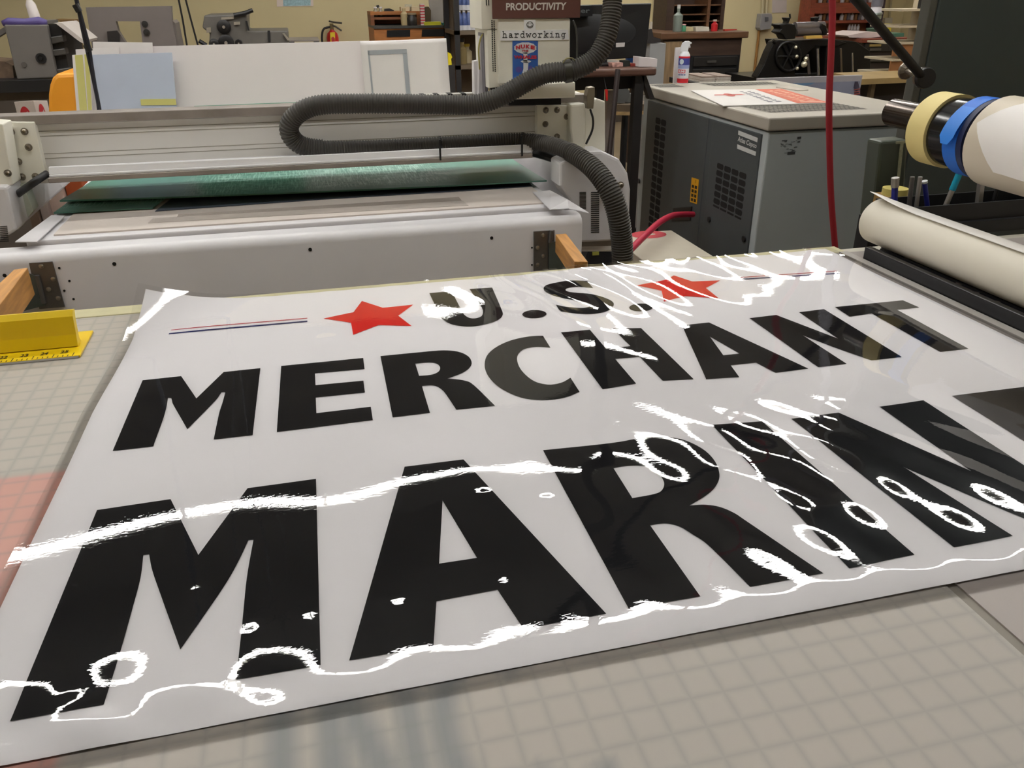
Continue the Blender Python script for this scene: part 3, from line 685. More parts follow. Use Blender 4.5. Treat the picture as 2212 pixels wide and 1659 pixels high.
mb = MB(); e3 = e * 2
for i, (ch, x, y, rot) in enumerate([('N', .21, .845, -.12), ('U', .40, .865, -.04), ('K', .60, .865, .06), ('E', .79, .845, .16)]):
    w, hh = .085, .06; cc, sn = math.cos(-rot), math.sin(-rot)
    v, f = text2d(ch, .06); put(mb, ([(x + (a - .5) * 2 * w * cc - (b_ - .5) * 2 * hh * .5 * sn, y + (a - .5) * 2 * w * sn * .6 + (b_ - .5) * 2 * hh * cc * .8) for a, b_ in v], f), sq, e3)
v, f = text2d('THE', .04); put(mb, ([(.36 + a * .26, .735 + b_ * .05) for a, b_ in v], f), sq, e3)
v, f = text2d('WHALES', .05); put(mb, ([(.05 + a * .9, .565 + b_ * .085) for a, b_ in v], f), sq, e3)
mb.build('sticker_lettering', mat('sticker_red', (196, 44, 58), .5, noise=0), sk)

# ================================================================ corrugated hose looping along the gantry
YB = YG - .03
path = [ay(1322, -60, 2.08), ay(1323, -10, 2.08), ay(1320, 35, 2.07), ay(1309, 85, 2.06), ay(1283, 128, 2.06), ay(1236, 152, 2.07), ay(1180, 159, 2.08), ay(1140, 176, 2.09), ay(1085, 207, 2.10),
        ay(1030, 225, 2.12), ay(960, 226, 2.14), ay(860, 224, 2.15), ay(760, 224, 2.16), ay(690, 227, 2.17), ay(648, 242, 2.18), ay(625, 270, 2.19), ay(632, 299, 2.20), ay(664, 318, 2.205), ay(740, 322, 2.205),
        ay(860, 318, 2.205), ay(1000, 310, 2.20), ay(1100, 305, 2.18), ay(1165, 308, 2.14), ay(1220, 323, 2.07), ay(1275, 358, 1.99), ay(1313, 405, 1.94), ay(1334, 460, 1.92), ay(1343, 520, 1.92), ay(1345, 575, 1.92), ay(1345, 640, 1.93)]
path = [Vector(p) for p in path]
for p in path: p.z = max(p.z, .40)
path = resample(cat_spline(path, 10), .00175)
nP = len(path)
rr = []
for i in range(nP):
    t = i / nP; base = .0245 if t < .80 else .0245 + .004 * min(1, (t - .80) / .08)
    if .50 < t < .80: base = .0215
    rr.append(base * (1.0 if i % 4 < 2 else .90))
hs = thing('vacuum_hose', 'thick dark grey corrugated hose looping along the machine gantry', 'hose', path[-1])
m_hose = mat('hose_grey', (70, 67, 62), .55, noise=.08, scale=20)
up0 = path[0]; dv = (path[0] - path[8]).normalized()
rise = resample(cat_spline([up0, up0 + dv * .18, Vector((up0.x + .02, up0.y - .02, up0.z + .6)), Vector((up0.x + .05, up0.y, ZC - .002))], 10), .00175)[1:]
full = rise[::-1] + path
rf = [.0245 * (1.0 if (i - len(rise)) % 4 < 2 else .90) for i in range(len(rise))] + rr
MB().tube(full, rf, 14).build('hose_body', m_hose, hs, smooth=True)
def near(px, py):
    best = min(range(nP), key=lambda i: (lambda d: d)(sum((a - b_) ** 2 for a, b_ in zip(pj(path[i]), (px, py)))))
    return best
def pj(P):
    c = R.T @ np.array([P[0], P[1], P[2] - CAMZ]); return CX + F_PX * c[0] / c[2], CY + F_PX * c[1] / c[2]
i = near(1227, 153); MB().tube([path[i - 4], path[i + 6]], .0275, 18).build('hose_clamp', mat('clamp_dark', (60, 58, 50), .4, .3), hs, smooth=True)
p = path[i]; MB().tube(cat_spline([p + Vector((-.018, -.01, .020)), p + Vector((-.010, -.012, .030)), p + Vector((.004, -.012, .031)), p + Vector((.012, -.01, .026))]), .0016, 6).build('clamp_wire', mat('clamp_wire', (170, 164, 120), .4, .5), hs)
for px, pt, pb in [(950, 305, 343), (1128, 297, 334)]:
    a, b2 = ay(px, pt, YT - .006), ay(px + 1, pb, YT - .006)
    MB().box(a.x - .0022, a.x + .0022, YT - .0065, YT - .0015, b2.z - .004, a.z + .004).build('cable_tie', m_blk, hs)
    j = near(px, (pt + 311) / 2); MB().tube([path[j - 1], path[j + 2]], .0232, 14).build('cable_tie', m_blk, hs)

# ================================================================ green sheets and covers on the bed
m_grn = mat('green_sheet', (88, 146, 130), .42, noise=.10, scale=8)
nt = m_grn.node_tree; b = nt.nodes['Principled BSDF']
tc = nt.nodes.new('ShaderNodeTexCoord'); mpn = nt.nodes.new('ShaderNodeMapping'); mpn.inputs['Scale'].default_value = (70, 5, 1)
nx = nt.nodes.new('ShaderNodeTexNoise'); nx.inputs['Scale'].default_value = 3; nx.inputs['Detail'].default_value = 5; nx.inputs['Roughness'].default_value = .7
mpy = nt.nodes.new('ShaderNodeMapping'); mpy.inputs['Scale'].default_value = (5, 60, 1)
ny = nt.nodes.new('ShaderNodeTexNoise'); ny.inputs['Scale'].default_value = 3; ny.inputs['Detail'].default_value = 5
nt.links.new(tc.outputs['Object'], mpn.inputs[0]); nt.links.new(mpn.outputs[0], nx.inputs['Vector']); nt.links.new(tc.outputs['Object'], mpy.inputs[0]); nt.links.new(mpy.outputs[0], ny.inputs['Vector'])
r1 = nt.nodes.new('ShaderNodeMapRange'); r1.inputs[1].default_value = .47; r1.inputs[2].default_value = .60; nt.links.new(nx.outputs['Fac'], r1.inputs[0])
r2 = nt.nodes.new('ShaderNodeMapRange'); r2.inputs[1].default_value = .50; r2.inputs[2].default_value = .64; nt.links.new(ny.outputs['Fac'], r2.inputs[0])
mxx = nt.nodes.new('ShaderNodeMath'); mxx.operation = 'MAXIMUM'; nt.links.new(r1.outputs[0], mxx.inputs[0]); nt.links.new(r2.outputs[0], mxx.inputs[1])
sp = nt.nodes.new('ShaderNodeSeparateXYZ'); nt.links.new(tc.outputs['Object'], sp.inputs[0])
def zone(sock, lo, hi, w):
    a = nt.nodes.new('ShaderNodeMapRange'); a.inputs[1].default_value = lo; a.inputs[2].default_value = lo + w; nt.links.new(sock, a.inputs[0])
    c = nt.nodes.new('ShaderNodeMapRange'); c.inputs[1].default_value = hi; c.inputs[2].default_value = hi - w; nt.links.new(sock, c.inputs[0])
    mm = nt.nodes.new('ShaderNodeMath'); mm.operation = 'MULTIPLY'; nt.links.new(a.outputs[0], mm.inputs[0]); nt.links.new(c.outputs[0], mm.inputs[1]); return mm.outputs[0]
zz = nt.nodes.new('ShaderNodeMath'); zz.operation = 'MULTIPLY'; nt.links.new(zone(sp.outputs[0], -.36, .42, .12), zz.inputs[0]); nt.links.new(zone(sp.outputs[1], -.16, .45, .05), zz.inputs[1])
zf = nt.nodes.new('ShaderNodeMath'); zf.operation = 'MULTIPLY'; nt.links.new(zz.outputs[0], zf.inputs[0]); nt.links.new(mxx.outputs[0], zf.inputs[1])
mixn = nt.nodes.new('ShaderNodeMix'); mixn.data_type = 'RGBA'; nt.links.new(zf.outputs[0], mixn.inputs['Factor'])
A_ = [k for k in mixn.inputs if k.type == 'RGBA']; src = b.inputs['Base Color'].links[0].from_socket; nt.links.new(src, A_[0]); A_[1].default_value = (lin(190), lin(226), lin(212), 1)
nt.links.new([k for k in mixn.outputs if k.type == 'RGBA'][0], b.inputs['Base Color'])
def curved_sheet(pix, z, th, name, m, sag=.0, lab=None, cat='sheet', nseg=24, tilt=0.0):
    c = [az(a, b_, z) for a, b_ in pix]           # front-left, front-right, back-right, back-left
    vs, fs = [], []
    for j in range(9):
        for i in range(nseg + 1):
            u, v = i / nseg, j / 8
            p = quad_map(c, u, v); p.z += sag * (1 - v) ** 2 * (4 * (u - .5) ** 2) + tilt * (1 - v) ** 2
            vs.append(p)
    n = len(vs); W_ = nseg + 1
    vs += [p + Vector((0, 0, th)) for p in vs]
    for j in range(8):
        for i in range(nseg):
            k = j * W_ + i; fs += [[k, k + W_, k + W_ + 1, k + 1], [n + k, n + k + 1, n + k + W_ + 1, n + k + W_]]
    rim = [i for i in range(W_)] + [j * W_ + nseg for j in range(1, 9)] + [8 * W_ + i for i in range(nseg - 1, -1, -1)] + [j * W_ for j in range(7, 0, -1)]
    for a, b_ in zip(rim, rim[1:] + rim[:1]): fs.append([a, b_, n + b_, n + a])
    o = MB().raw(vs, fs).build(name, m)
    return tag(o, lab, cat)
ZB = BZ + .0142
curved_sheet([(116, 462), (330, 451), (420, 380), (215, 390)], ZB + .0014, .003, 'plastic_sheet', m_grn, 0, 'lower green plastic sheet showing its corner at the left under the scratched one', 'sheet')
tag(MB().pz([(335, 457), (700, 431), (1002, 413), (1150, 403), (1100, 350), (430, 384)], ZB, .0012).build('dark_band', mat('dark_navy_band', (50, 55, 68), .5)), 'dark navy band under the scratched green sheet on the machine bed', 'sheet')  # thin even dark navy layer, shows as a band below the green sheet's edge
curved_sheet([(131, 442), (1181, 398), (1098, 340), (216, 382)], ZB + .0050, .004, 'plastic_sheet', m_grn, .004, 'scratched green plastic sheet on top, under the gantry', 'sheet', tilt=.003)
m_cov = mat('cover_white', (214, 212, 214), .5, noise=.03)
tag(MB().pz([(140, 468), (80, 524), (33, 524), (112, 466)], ZB + .001, .002).build('cover_sheet', m_cov), 'thin white cover sheet at the left corner of the machine bed', 'sheet')
cs = MB(); zc_ = ZB + .0005
cs.raw([az(1150, 416, zc_), az(1188, 454, zc_), az(1228, 452, zc_), az(1273, 461, zc_ + .004), az(1226, 432, zc_ + .014), az(1188, 412, zc_)], [[0, 1, 2, 4, 5], [2, 3, 4]])
cs.raw([az(1150, 416, zc_) + Vector((0, 0, .0015)), az(1188, 454, zc_) + Vector((0, 0, .0015)), az(1228, 452, zc_) + Vector((0, 0, .0015)), az(1273, 461, zc_ + .004) + Vector((0, 0, .0015)), az(1226, 432, zc_ + .014) + Vector((0, 0, .0015)), az(1188, 412, zc_) + Vector((0, 0, .0015))], [[0, 1, 2, 4, 5], [2, 3, 4]])
tag(cs.build('cover_sheet', m_cov), 'bent white cover sheet at the right corner of the machine bed', 'sheet')
tag(MB().pz([(330, 472), (1000, 434), (1012, 444), (320, 482)], ZB - .0005, .0006).build('tape_strip', mat('clear_strip', (176, 166, 158), .3, noise=.1, scale=30)), 'long clear tape strip on the beige machine bed', 'tape')

# ================================================================ hinged timber braces on the apron
m_zinc = mat('zinc_plate', (128, 128, 130), .4, .75, noise=.1, scale=30)
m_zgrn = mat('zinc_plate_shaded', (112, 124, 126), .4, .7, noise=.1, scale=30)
m_pine = wood('pine_timber', (196, 142, 78), .55, (30, 3, 30))
def brace(name_lab, plate, leaf, barrel, top, drop, screws):
    y = yl - .004
    p0 = az(*top[0], ay(*plate[0], y).z - .004)
    t = thing('timber_brace', name_lab, 'brace', p0)
    MB().py(plate, y, .0035).build('hinge_plate', m_zinc, t, bevel=.0008)
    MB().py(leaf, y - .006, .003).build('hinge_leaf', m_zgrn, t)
    a, b2 = ay(*barrel[0], y - .004), ay(*barrel[1], y - .004)
    MB().cyl(a, b2, .0048, 12).build('hinge_pin', m_zinc, t, smooth=True)
    for s in screws:
        q_ = ay(*s, y); MB().lathe([(.0052, 0), (.0048, .0014), (.003, .0024), (.0001, .0026)], q_, (0, -1, 0), 12).build('screw', mat('screw_bright', (190, 190, 190), .3, 1, noise=0), t, smooth=True)
    c = [az(x_, y_, p0.z) for x_, y_ in top]
    MB().prism(c, (0, 0, -drop)).build('timber', m_pine, t, bevel=.0015)
    return t
brace('short pine timber hinged to the machine front beside the hose, cut end facing the table', [(1153, 500), (1198, 497), (1198, 580), (1153, 586)], [(1186, 524), (1200, 522), (1224, 583), (1186, 585)], [(1192, 498), (1188, 524)],
      [(1200, 506), (1223, 504), (1270, 565), (1241, 565)], .045, [(1173, 508), (1161, 535), (1173, 553), (1161, 572)])
brace('pine timber hinged to the machine front at the left edge, above the yellow ruler', [(62, 568), (113, 565), (140, 663), (85, 668)], [(60, 590), (85, 600), (97, 660), (20, 680)], [(80, 595), (95, 655)],
      [(30, 582), (60, 578), (-8, 668), (-62, 668)], .060, [(89, 575), (115, 603), (105, 625), (126, 644)])
# ================================================================ air compressor
LIDZ = CAMZ - .42
cF = az(1662, 255, LIDZ); cB = az(1380, 182, LIDZ)
XL, YF, YB_ = cF.x, cF.y, 3.93
XRt = 2.35
cp = thing('air_compressor', 'grey air compressor cabinet with vented dark front, right of the cutter', 'machine', (2.0, 3.3, 0))
m_cg = mat('cabinet_grey', (182, 190, 192), .45, noise=.03, scale=4)
m_lid = mat('lid_beige_grey', (176, 170, 158), .45, noise=.04, scale=5)
m_cd = mat('cabinet_dark', (74, 79, 81), .42, noise=.04, scale=5)
zl0 = ax(1380, 203, XL).z
MB().box(XL + .012, XRt - .012, YF + .012, YB_ - .012, .08, zl0 - .006).build('cabinet', m_cg, cp, bevel=.006)
MB().box(XL, XRt, YF, YB_, zl0, LIDZ).build('lid', m_lid, cp, bevel=.006)
MB().box(XL + .03, XRt - .03, YF + .03, YB_ - .03, 0, .08).build('plinth', m_blk, cp)
xp = XL + .006
def ydoor(px, py): return ax(px, py, xp).y
y1, y2, y3, y4 = ax(1394, 300, xp).y, ax(1527, 300, xp).y, ax(1537, 300, xp).y, ax(1640, 330, xp).y
zt1 = zl0 - .018
MB().box(xp, xp + .02, y2, y1, .10, zt1).build('door_panel', m_cd, cp, bevel=.003)
MB().box(xp, xp + .02, y4, y3, .10, zt1).build('door_panel', m_cd, cp, bevel=.003)
MB().box(xp + .003, xp + .02, y3, y2, .10, zt1).build('door_pillar', m_cd, cp)
def grille(name, corner, col_r, col_d, nc, nr, cw, ch):
    mb = MB()
    for i in range(nc):
        for j in range(nr):
            p = Vector(corner) + Vector(col_r) * i + Vector(col_d) * j
            a, b2 = cw, ch; ch_ = .25 * min(a, b2)
            pts = [(0, -ch_), (-ch_, 0), (-(a - ch_), 0), (-a, -ch_), (-a, -(b2 - ch_)), (-(a - ch_), -b2), (-ch_, -b2), (0, -(b2 - ch_))]
            mb.prism([(xp - .0008, p.y + u, p.z + v) for u, v in pts], (.0015, 0, 0))
    return mb.build(name, m_dark, cp)
g0 = ax(1417, 253, xp); g1 = ax(1405, 480, xp); g2 = ax(1441, 262, xp)
cw = (g0.y - g2.y) / 2
grille('vent_grille', g0, (0, -cw, 0), (0, 0, -.0335), 2, 20, cw * .86, .027)
g0 = ax(1550, 351, xp); g2 = ax(1616, 370, xp); cw = (g0.y - g2.y) / 4.0
grille('vent_grille', g0, (0, -cw, 0), (0, 0, -.0285), 4, 6, cw * .86, .022)
grille('vent_grille', g0 + Vector((0, 0, -.0285 * 6)), (0, -cw, 0), (0, 0, -.02), 4, 1, cw * .86, .008)
# warning label
a, b2 = ax(1494, 383, xp), ax(1509, 441, xp)
wl = MB().px([(1494, 383), (1509.5, 388), (1505, 441), (1490, 436)], xp - .001, .0012).build('warning_label', mat('label_yellow', (232, 168, 24), .45, noise=.04), cp)
mb = MB()
q = [ax(1490, 436, xp - .001), ax(1505, 441, xp - .001), ax(1509.5, 388, xp - .001), ax(1494, 383, xp - .001)]
for i in range(2):
    for j in range(4):
        u, v = .14 + i * .42, .06 + j * .18
        put(mb, ([(u, v), (u + .3, v), (u + .3, v + .12), (u, v + .12)], [[0, 1, 2, 3]]), q, (-.0005, 0, 0))
put(mb, text2d('!', .05), [quad_map(q, .60, .82), quad_map(q, .66, .82), quad_map(q, .66, .95), quad_map(q, .60, .95)], (-.0005, 0, 0))
mb.build('warning_pictograms', mat('label_black', (38, 30, 12), .6, noise=0), wl)
# badge: two bars with a cursive name between
bq = [ax(1592, 321, xp - .001), ax(1632, 337, xp - .001), ax(1637, 298, xp - .001), ax(1595, 281.5, xp - .001)]
m_bdg = mat('badge_silver', (206, 208, 206), .45, noise=0)
mb = MB()
put(mb, ([(0, 0), (1, 0), (1, .24), (0, .24)], [[0, 1, 2, 3]]), bq); put(mb, ([(0, .76), (1, .76), (1, 1), (0, 1)], [[0, 1, 2, 3]]), bq)
bdg = mb.build('badge', m_bdg, cp)
v, f = text2d('Atlas Copco', .02)
put(MB(), ([(.01 + a * .98 + (b_ - .5) * .03, .33 + b_ * .36) for a, b_ in v], f), bq).build('badge_lettering', m_bdg, bdg)
# handle, locks
MB().px([(1454, 449), (1493, 446), (1490, 476), (1450, 478)], xp - .006, .010).build('door_handle', m_blk, cp, bevel=.002)
for px, py in [(1381, 391), (1533, 474), (1608, 516)]:
    p = ax(px, py, xp); MB().cyl(p, p + Vector((-.006, 0, 0)), .012, 14).build('lock', m_blk, cp)
# rating plate on the right face
ypl = YF + .0108
rq = [ay(1681, 336, ypl), ay(1727, 334, ypl), ay(1733, 294, ypl), ay(1686, 299, ypl)]
mb = MB(); rr_ = random.Random(3)
for (u, v, w, h) in [(.78, .86, .18, .12), (.42, .02, .36, .16), (.08, .82, .25, .05)]: put(mb, ([(u, v), (u + w, v), (u + w, v + h), (u, v + h)], [[0, 1, 2, 3]]), rq)
for i in range(26):
    u, v = rr_.uniform(.02, .85), rr_.uniform(.1, .78); w, h = rr_.uniform(.05, .16), .025
    put(mb, ([(u, v), (u + w, v), (u + w, v + h), (u, v + h)], [[0, 1, 2, 3]]), rq)
mb.build('rating_plate', mat('plate_print', (72, 74, 76), .6, noise=0), cp)
# lid grilles
def lid_grille(pix, nu, nv):
    q = [az(a, b_, LIDZ + .0006) for a, b_ in pix]
    MB().poly(q).build('lid_grille', m_dark, cp)
    mb = MB()
    for i in range(nu + 1):
        u = i / nu; d = .07 / nu
        put(mb, ([(u - d, 0), (u + d, 0), (u + d, 1), (u - d, 1)], [[0, 1, 2, 3]]), q, (0, 0, .0008))
    for j in range(nv + 1):
        v = j / nv; d = .11 / nv
        put(mb, ([(0, v - d), (1, v - d), (1, v + d), (0, v + d)], [[0, 1, 2, 3]]), q, (0, 0, .0008))
    mb.build('lid_grille_bars', m_lid, cp)
lid_grille([(1664, 243), (1874, 235), (1800, 222), (1592, 228)], 22, 7)
lid_grille([(1427, 189), (1481, 187.5), (1456, 182), (1402, 183)], 10, 3)
lid_grille([(1545, 186), (1686, 182), (1655, 176.5), (1510, 180)], 18, 3)

# things on the lid
can_c = az(1474, 180.5, LIDZ)
cz = ay(1490, 88, can_c.y).z - LIDZ
can = thing('spray_can', 'white aerosol duster can with trigger top standing on the compressor', 'spray can', can_c)
s_ = cz / .235
m_cw = mat('can_white', (226, 228, 232), .3, noise=0)
rc = .033 * s_
MB().lathe([(rc * .94, 0), (rc, .003), (rc, .150 * s_), (rc * .93, .160 * s_), (rc * .72, .172 * s_), (rc * .6, .178 * s_)], can_c, (0, 0, 1), 28).build('can_body', m_cw, can, smooth=True)
def band(z0, z1, nm, m, k=1.01): return MB().lathe([(rc * k, z0 * s_), (rc * k, z1 * s_)], can_c, (0, 0, 1), 28).build(nm, m, can, smooth=True)
m_cr = mat('can_red', (206, 34, 48), .35, noise=0); m_cb = mat('can_blue', (62, 72, 146), .35, noise=0); m_cbl = mat('can_pale_blue', (152, 164, 206), .35, noise=0)
band(.006, .030, 'red_band', m_cr); band(.142, .152, 'red_band', m_cr); band(.105, .142, 'blue_band', m_cb); band(.085, .105, 'pale_band', m_cbl)
# label graphics face the camera
dcam = Vector((-can_c.x, -can_c.y, 0)).normalized(); side = Vector((0, 0, 1)).cross(dcam)
def cyl_put(mb, vf, u0, u1, z0, z1, k=1.02):
    vs = []
    for a, b_ in vf[0]:
        th = (u0 + (u1 - u0) * a) ; d = dcam * math.cos(th) + side * math.sin(th)
        vs.append(can_c + d * rc * k + Vector((0, 0, (z0 + (z1 - z0) * b_) * s_)))
    mb.raw(vs, vf[1]); return mb
strip = ([(i / 10, j) for i in range(11) for j in (0, 1)], [[2 * i, 2 * i + 2, 2 * i + 3, 2 * i + 1] for i in range(10)])
cyl_put(MB(), strip, -1.1, .35, .060, .080).build('name_panel', m_cr, can)
mb = MB(); cyl_put(mb, text2d('ULINE', .05), -1.0, .25, .063, .077, 1.03); mb.build('can_lettering', m_cw, can)
mb = MB()
for k in range(9): cyl_put(mb, ([(0, 0), (1, 0), (1, 1), (0, 1)], [[0, 1, 2, 3]]), -1.0 + k * .16, -1.0 + k * .16 + (.12 if k % 3 else .08), .048, .056 - .001 * (k % 2))
mb.build('small_lettering', m_cb, can)
cyl_put(MB(), blob(.5, .5, .5, .5, 18, .0), -.85, -.05, .108, .138, 1.025).build('nozzle_picture', mat('can_picture', (206, 218, 222), .4, noise=0), can)
hx = can_c + Vector((0, 0, .176 * s_))
trg = [(-.026, 0), (-.027, .026), (-.020, .046), (-.004, .057), (.016, .058), (.034, .050), (.036, .046), (.026, .042), (.030, .024), (.024, .020), (.021, .032), (.018, .012), (.017, 0)]
MB().prism([hx + side * u * s_ + dcam * .013 + Vector((0, 0, w * s_)) for u, w in trg], dcam * -.026).build('trigger_top', m_cw, can, bevel=.003)
wb = MB().py([(1460, 103), (1479, 102), (1477, 179.5), (1455, 180)], can_c.y + .06, .012)
tag(wb.build('foam_offcut', mat('foam_white', (222, 218, 218), .6)), 'narrow white board standing behind the spray can', 'board')
sz = LIDZ + .0018
sn = thing('sign_board', 'white and orange printed sign board lying flat on the compressor', 'sign', az(1640, 212, LIDZ))
sq_ = [az(1562, 230, sz), az(1792, 223.5, sz), az(1688, 193, sz), az(1492, 196.5, sz)]
MB().prism(sq_, (0, 0, .003)).build('sign_panel', mat('sign_panel_white', (224, 220, 216), .5, noise=0), sn)
sq2 = [p + Vector((0, 0, .0034)) for p in sq_]
put(MB(), ([(.70, .01), (.995, .01), (.995, .99), (.70, .99)], [[0, 1, 2, 3]]), sq2).build('orange_panel', mat('sign_orange', (206, 98, 74), .5, noise=0), sn)
mb = MB()
rr2 = random.Random(8)
for j in range(2):
    a = .14
    while a < .86:
        w = rr2.uniform(.05, .09); u0 = .755 + .105 * j
        put(mb, ([(u0, a), (u0 + .08, a), (u0 + .08, a + .02), (u0, a + .02)], [[0, 1, 2, 3]]), sq2, (0, 0, .0004)); put(mb, ([(u0 + rr2.choice([0, .03, .06]), a), (u0 + .08, a + w * .5), (u0 + .08, a + w), (u0 + .05, a + w)], [[0, 1, 2, 3]]), sq2, (0, 0, .0004))
        a += w + .035
put(mb, ([(.76, .06), (.97, .06), (.97, .10), (.76, .10)], [[0, 1, 2, 3]]), sq2, (0, 0, .0004))

mb.build('pale_print', mat('sign_pale', (228, 180, 150), .5, noise=0), sn)
mb = MB()
for k in range(2):
    for j in range(9):
        u, v = .47 + k * .08, .12 + j * .085; put(mb, ([(u, v), (u + .05 - .012 * (j % 3), v), (u + .05, v + .05), (u, v + .05)], [[0, 1, 2, 3]]), sq2, (0, 0, .0004))
mb.build('grey_print', mat('sign_grey_print', (128, 126, 134), .6, noise=0), sn)
mb = MB(); put(mb, blob(.28, .62, .05, .10, 16, 0), sq2, (0, 0, .0004)); put(mb, ([(.12, .60), (.44, .60), (.42, .66), (.14, .66)], [[0, 1, 2, 3]]), sq2, (0, 0, .0004))
mb.build('red_emblem', mat('sign_red', (196, 96, 88), .6, noise=0), sn)
of = MB().pz([(1722, 196.5), (1746, 195.5), (1704, 188), (1676, 189)], LIDZ + .0005, .003)
tag(of.build('acrylic_offcut', mat('offcut', (198, 190, 178), .3)), 'small clear acrylic offcut with pale edge on the compressor lid', 'offcut')

# ================================================================ carton and red hoses beside the compressor
BXZ = .45
bxA, bxB, bxC, bxD = az(1362, 499, BXZ), az(1450, 497, BXZ), az(1545, 556, BXZ), az(1400, 575, BXZ)
ct = thing('carton', 'white carton with a red oval logo standing below the red hose', 'box', Vector((bxA.x, bxA.y, 0)))
x0c, x1c, y1c = 1.17, bxB.x, bxB.y
y0c = az(1540, 553, BXZ).y
MB().box(x0c, x1c, y0c, y1c, 0, BXZ).build('carton_body', mat('carton_white', (196, 188, 170), .6, noise=.04), ct, bevel=.003)
e_ = az(1401, 507, BXZ)
MB().raw([e_ + Vector((.075 * math.cos(t * math.pi / 12), .055 * math.sin(t * math.pi / 12), .0008)) for t in range(24)], [list(range(24))]).build('logo_oval', mat('carton_red', (190, 50, 62), .5, noise=0), ct)
MB().raw([e_ + Vector((.030 * math.cos(t * math.pi / 12), .014 * math.sin(t * math.pi / 12), .0014)) for t in range(24)], [list(range(24))]).build('logo_mark', mat('carton_white', (196, 188, 170)), ct)

m_redh = mat('red_rubber_hose', (196, 44, 72), .45, noise=.04)
m_redd = mat('dark_red_hose', (160, 36, 48), .5, noise=.05)
hx_ = XL - .020
end = ax(1497, 463, hx_)
pth = [Vector((end.x, end.y, end.z)), ax(1478, 463, hx_ - .06), ax(1452, 466, hx_ - .16), ax(1425, 480, hx_ - .28), ax(1390, 512, hx_ - .42), ax(1350, 552, hx_ - .55), ax(1325, 580, hx_ - .62)]
pth += [pth[-1] + Vector((-.03, -.12, -.12)), pth[-1] + Vector((-.03, -.16, -.30)), Vector((pth[-1].x - .02, pth[-1].y - .16, .02))]
tag(MB().tube(resample(cat_spline(pth, 8), .02), .0125, 14).build('air_hose', m_redh, smooth=True), 'pinkish red air hose end running across in front of the compressor', 'hose')
YV = 1.95
pv = [ay(1797, -260, YV), ay(1797, -40, YV), ay(1798, 40, YV), ay(1795, 120, YV), ay(1791, 220, YV), ay(1792, 320, YV), ay(1795, 420, YV), ay(1801, 500, YV), ay(1806, 560, YV), ay(1810, 640, YV)]
pv = pv[1:]
d_ = (pv[0] - pv[1]).normalized()
top_ = pv[0] + d_ * ((ZC - pv[0].z) / d_.z)
pv = [top_ + (pv[0] - top_) * (k / 12) for k in range(12)] + pv + [Vector((pv[-1].x + .03, YV, .012))]
tag(MB().tube(resample(cat_spline(pv, 8), .03), .0085, 12).build('drop_hose', m_redd, smooth=True), 'dark red hose hanging straight down in front of the compressor', 'hose')
# ================================================================ under the machine end
bxm = thing('motor_unit', 'dark motor unit on a stand below the hose bend', 'motor', (1.0, 2.55, 0))
zb1 = ay(1300, 575, 2.5).z - .06
MB().py([(1268, 555), (1276, 536), (1318, 533), (1334, 560), (1340, 600), (1266, 606)], 2.5, .18).build('motor_body', mat('motor_dark', (44, 46, 54), .4, .3), bxm, bevel=.01)
MB().py([(1280, 545), (1294, 544), (1294, 551), (1280, 552)], 2.495, .004).build('motor_tag', mat('motor_tag', (190, 190, 90), .5, noise=0), bxm)
MB().box(.86, 1.04, 2.5, 2.68, 0, zb1 + .01).build('motor_stand', m_blk, bxm)
zc1 = ay(1325, 530, 2.86).z
a_ = ay(1290, 530, 2.86).x; b_ = ay(1352, 530, 2.86).x
tag(MB().box(a_, b_ - .005, 2.86, 3.05, 0, zc1).build('cardboard_box', mat('cardboard', (196, 144, 74), .7, noise=.08)), 'tan cardboard box behind the dark motor unit', 'box')

# ================================================================ laminating rail, paper roll and tape bar on the right
xR = az(1830, 540, .905).x
rail = thing('roll_rail', 'long black metal rail along the right of the banner', 'rail', (1.06, .6, TZ))
m_rail = mat('rail_black', (28, 28, 31), .28, .1, noise=.2, scale=30)
yr1 = az(1828, 536, .925).y
MB().box(xR, xR + .014, -.4, yr1, .9, .925).build('rail_lip', m_rail, rail, bevel=.002)
MB().box(xR + .014, xR + .24, -.4, yr1, .9, .913).build('rail_deck', m_rail, rail, bevel=.002)
MB().box(xR + .03, xR + .036, -.4, yr1 - .004, .913, .920).build('rail_rib', m_rail, rail)
rngb = random.Random(5)
for py_, px_ in [(565, 1958), (620, 2070), (640, 2105), (660, 2150)]:
    p = az(px_, py_, .913)
    MB().cyl(p, p + Vector((0, 0, .006)), .006, 10).build('rail_bolt', m_bolt, rail)
MB().box(BX1 + .013, xR - .002, -.3, 1.296, .9, .904).build('grey_margin', mat('grey_vinyl', (168, 164, 158), .35), rail)['label'] = 'grey vinyl strip beside the rail'
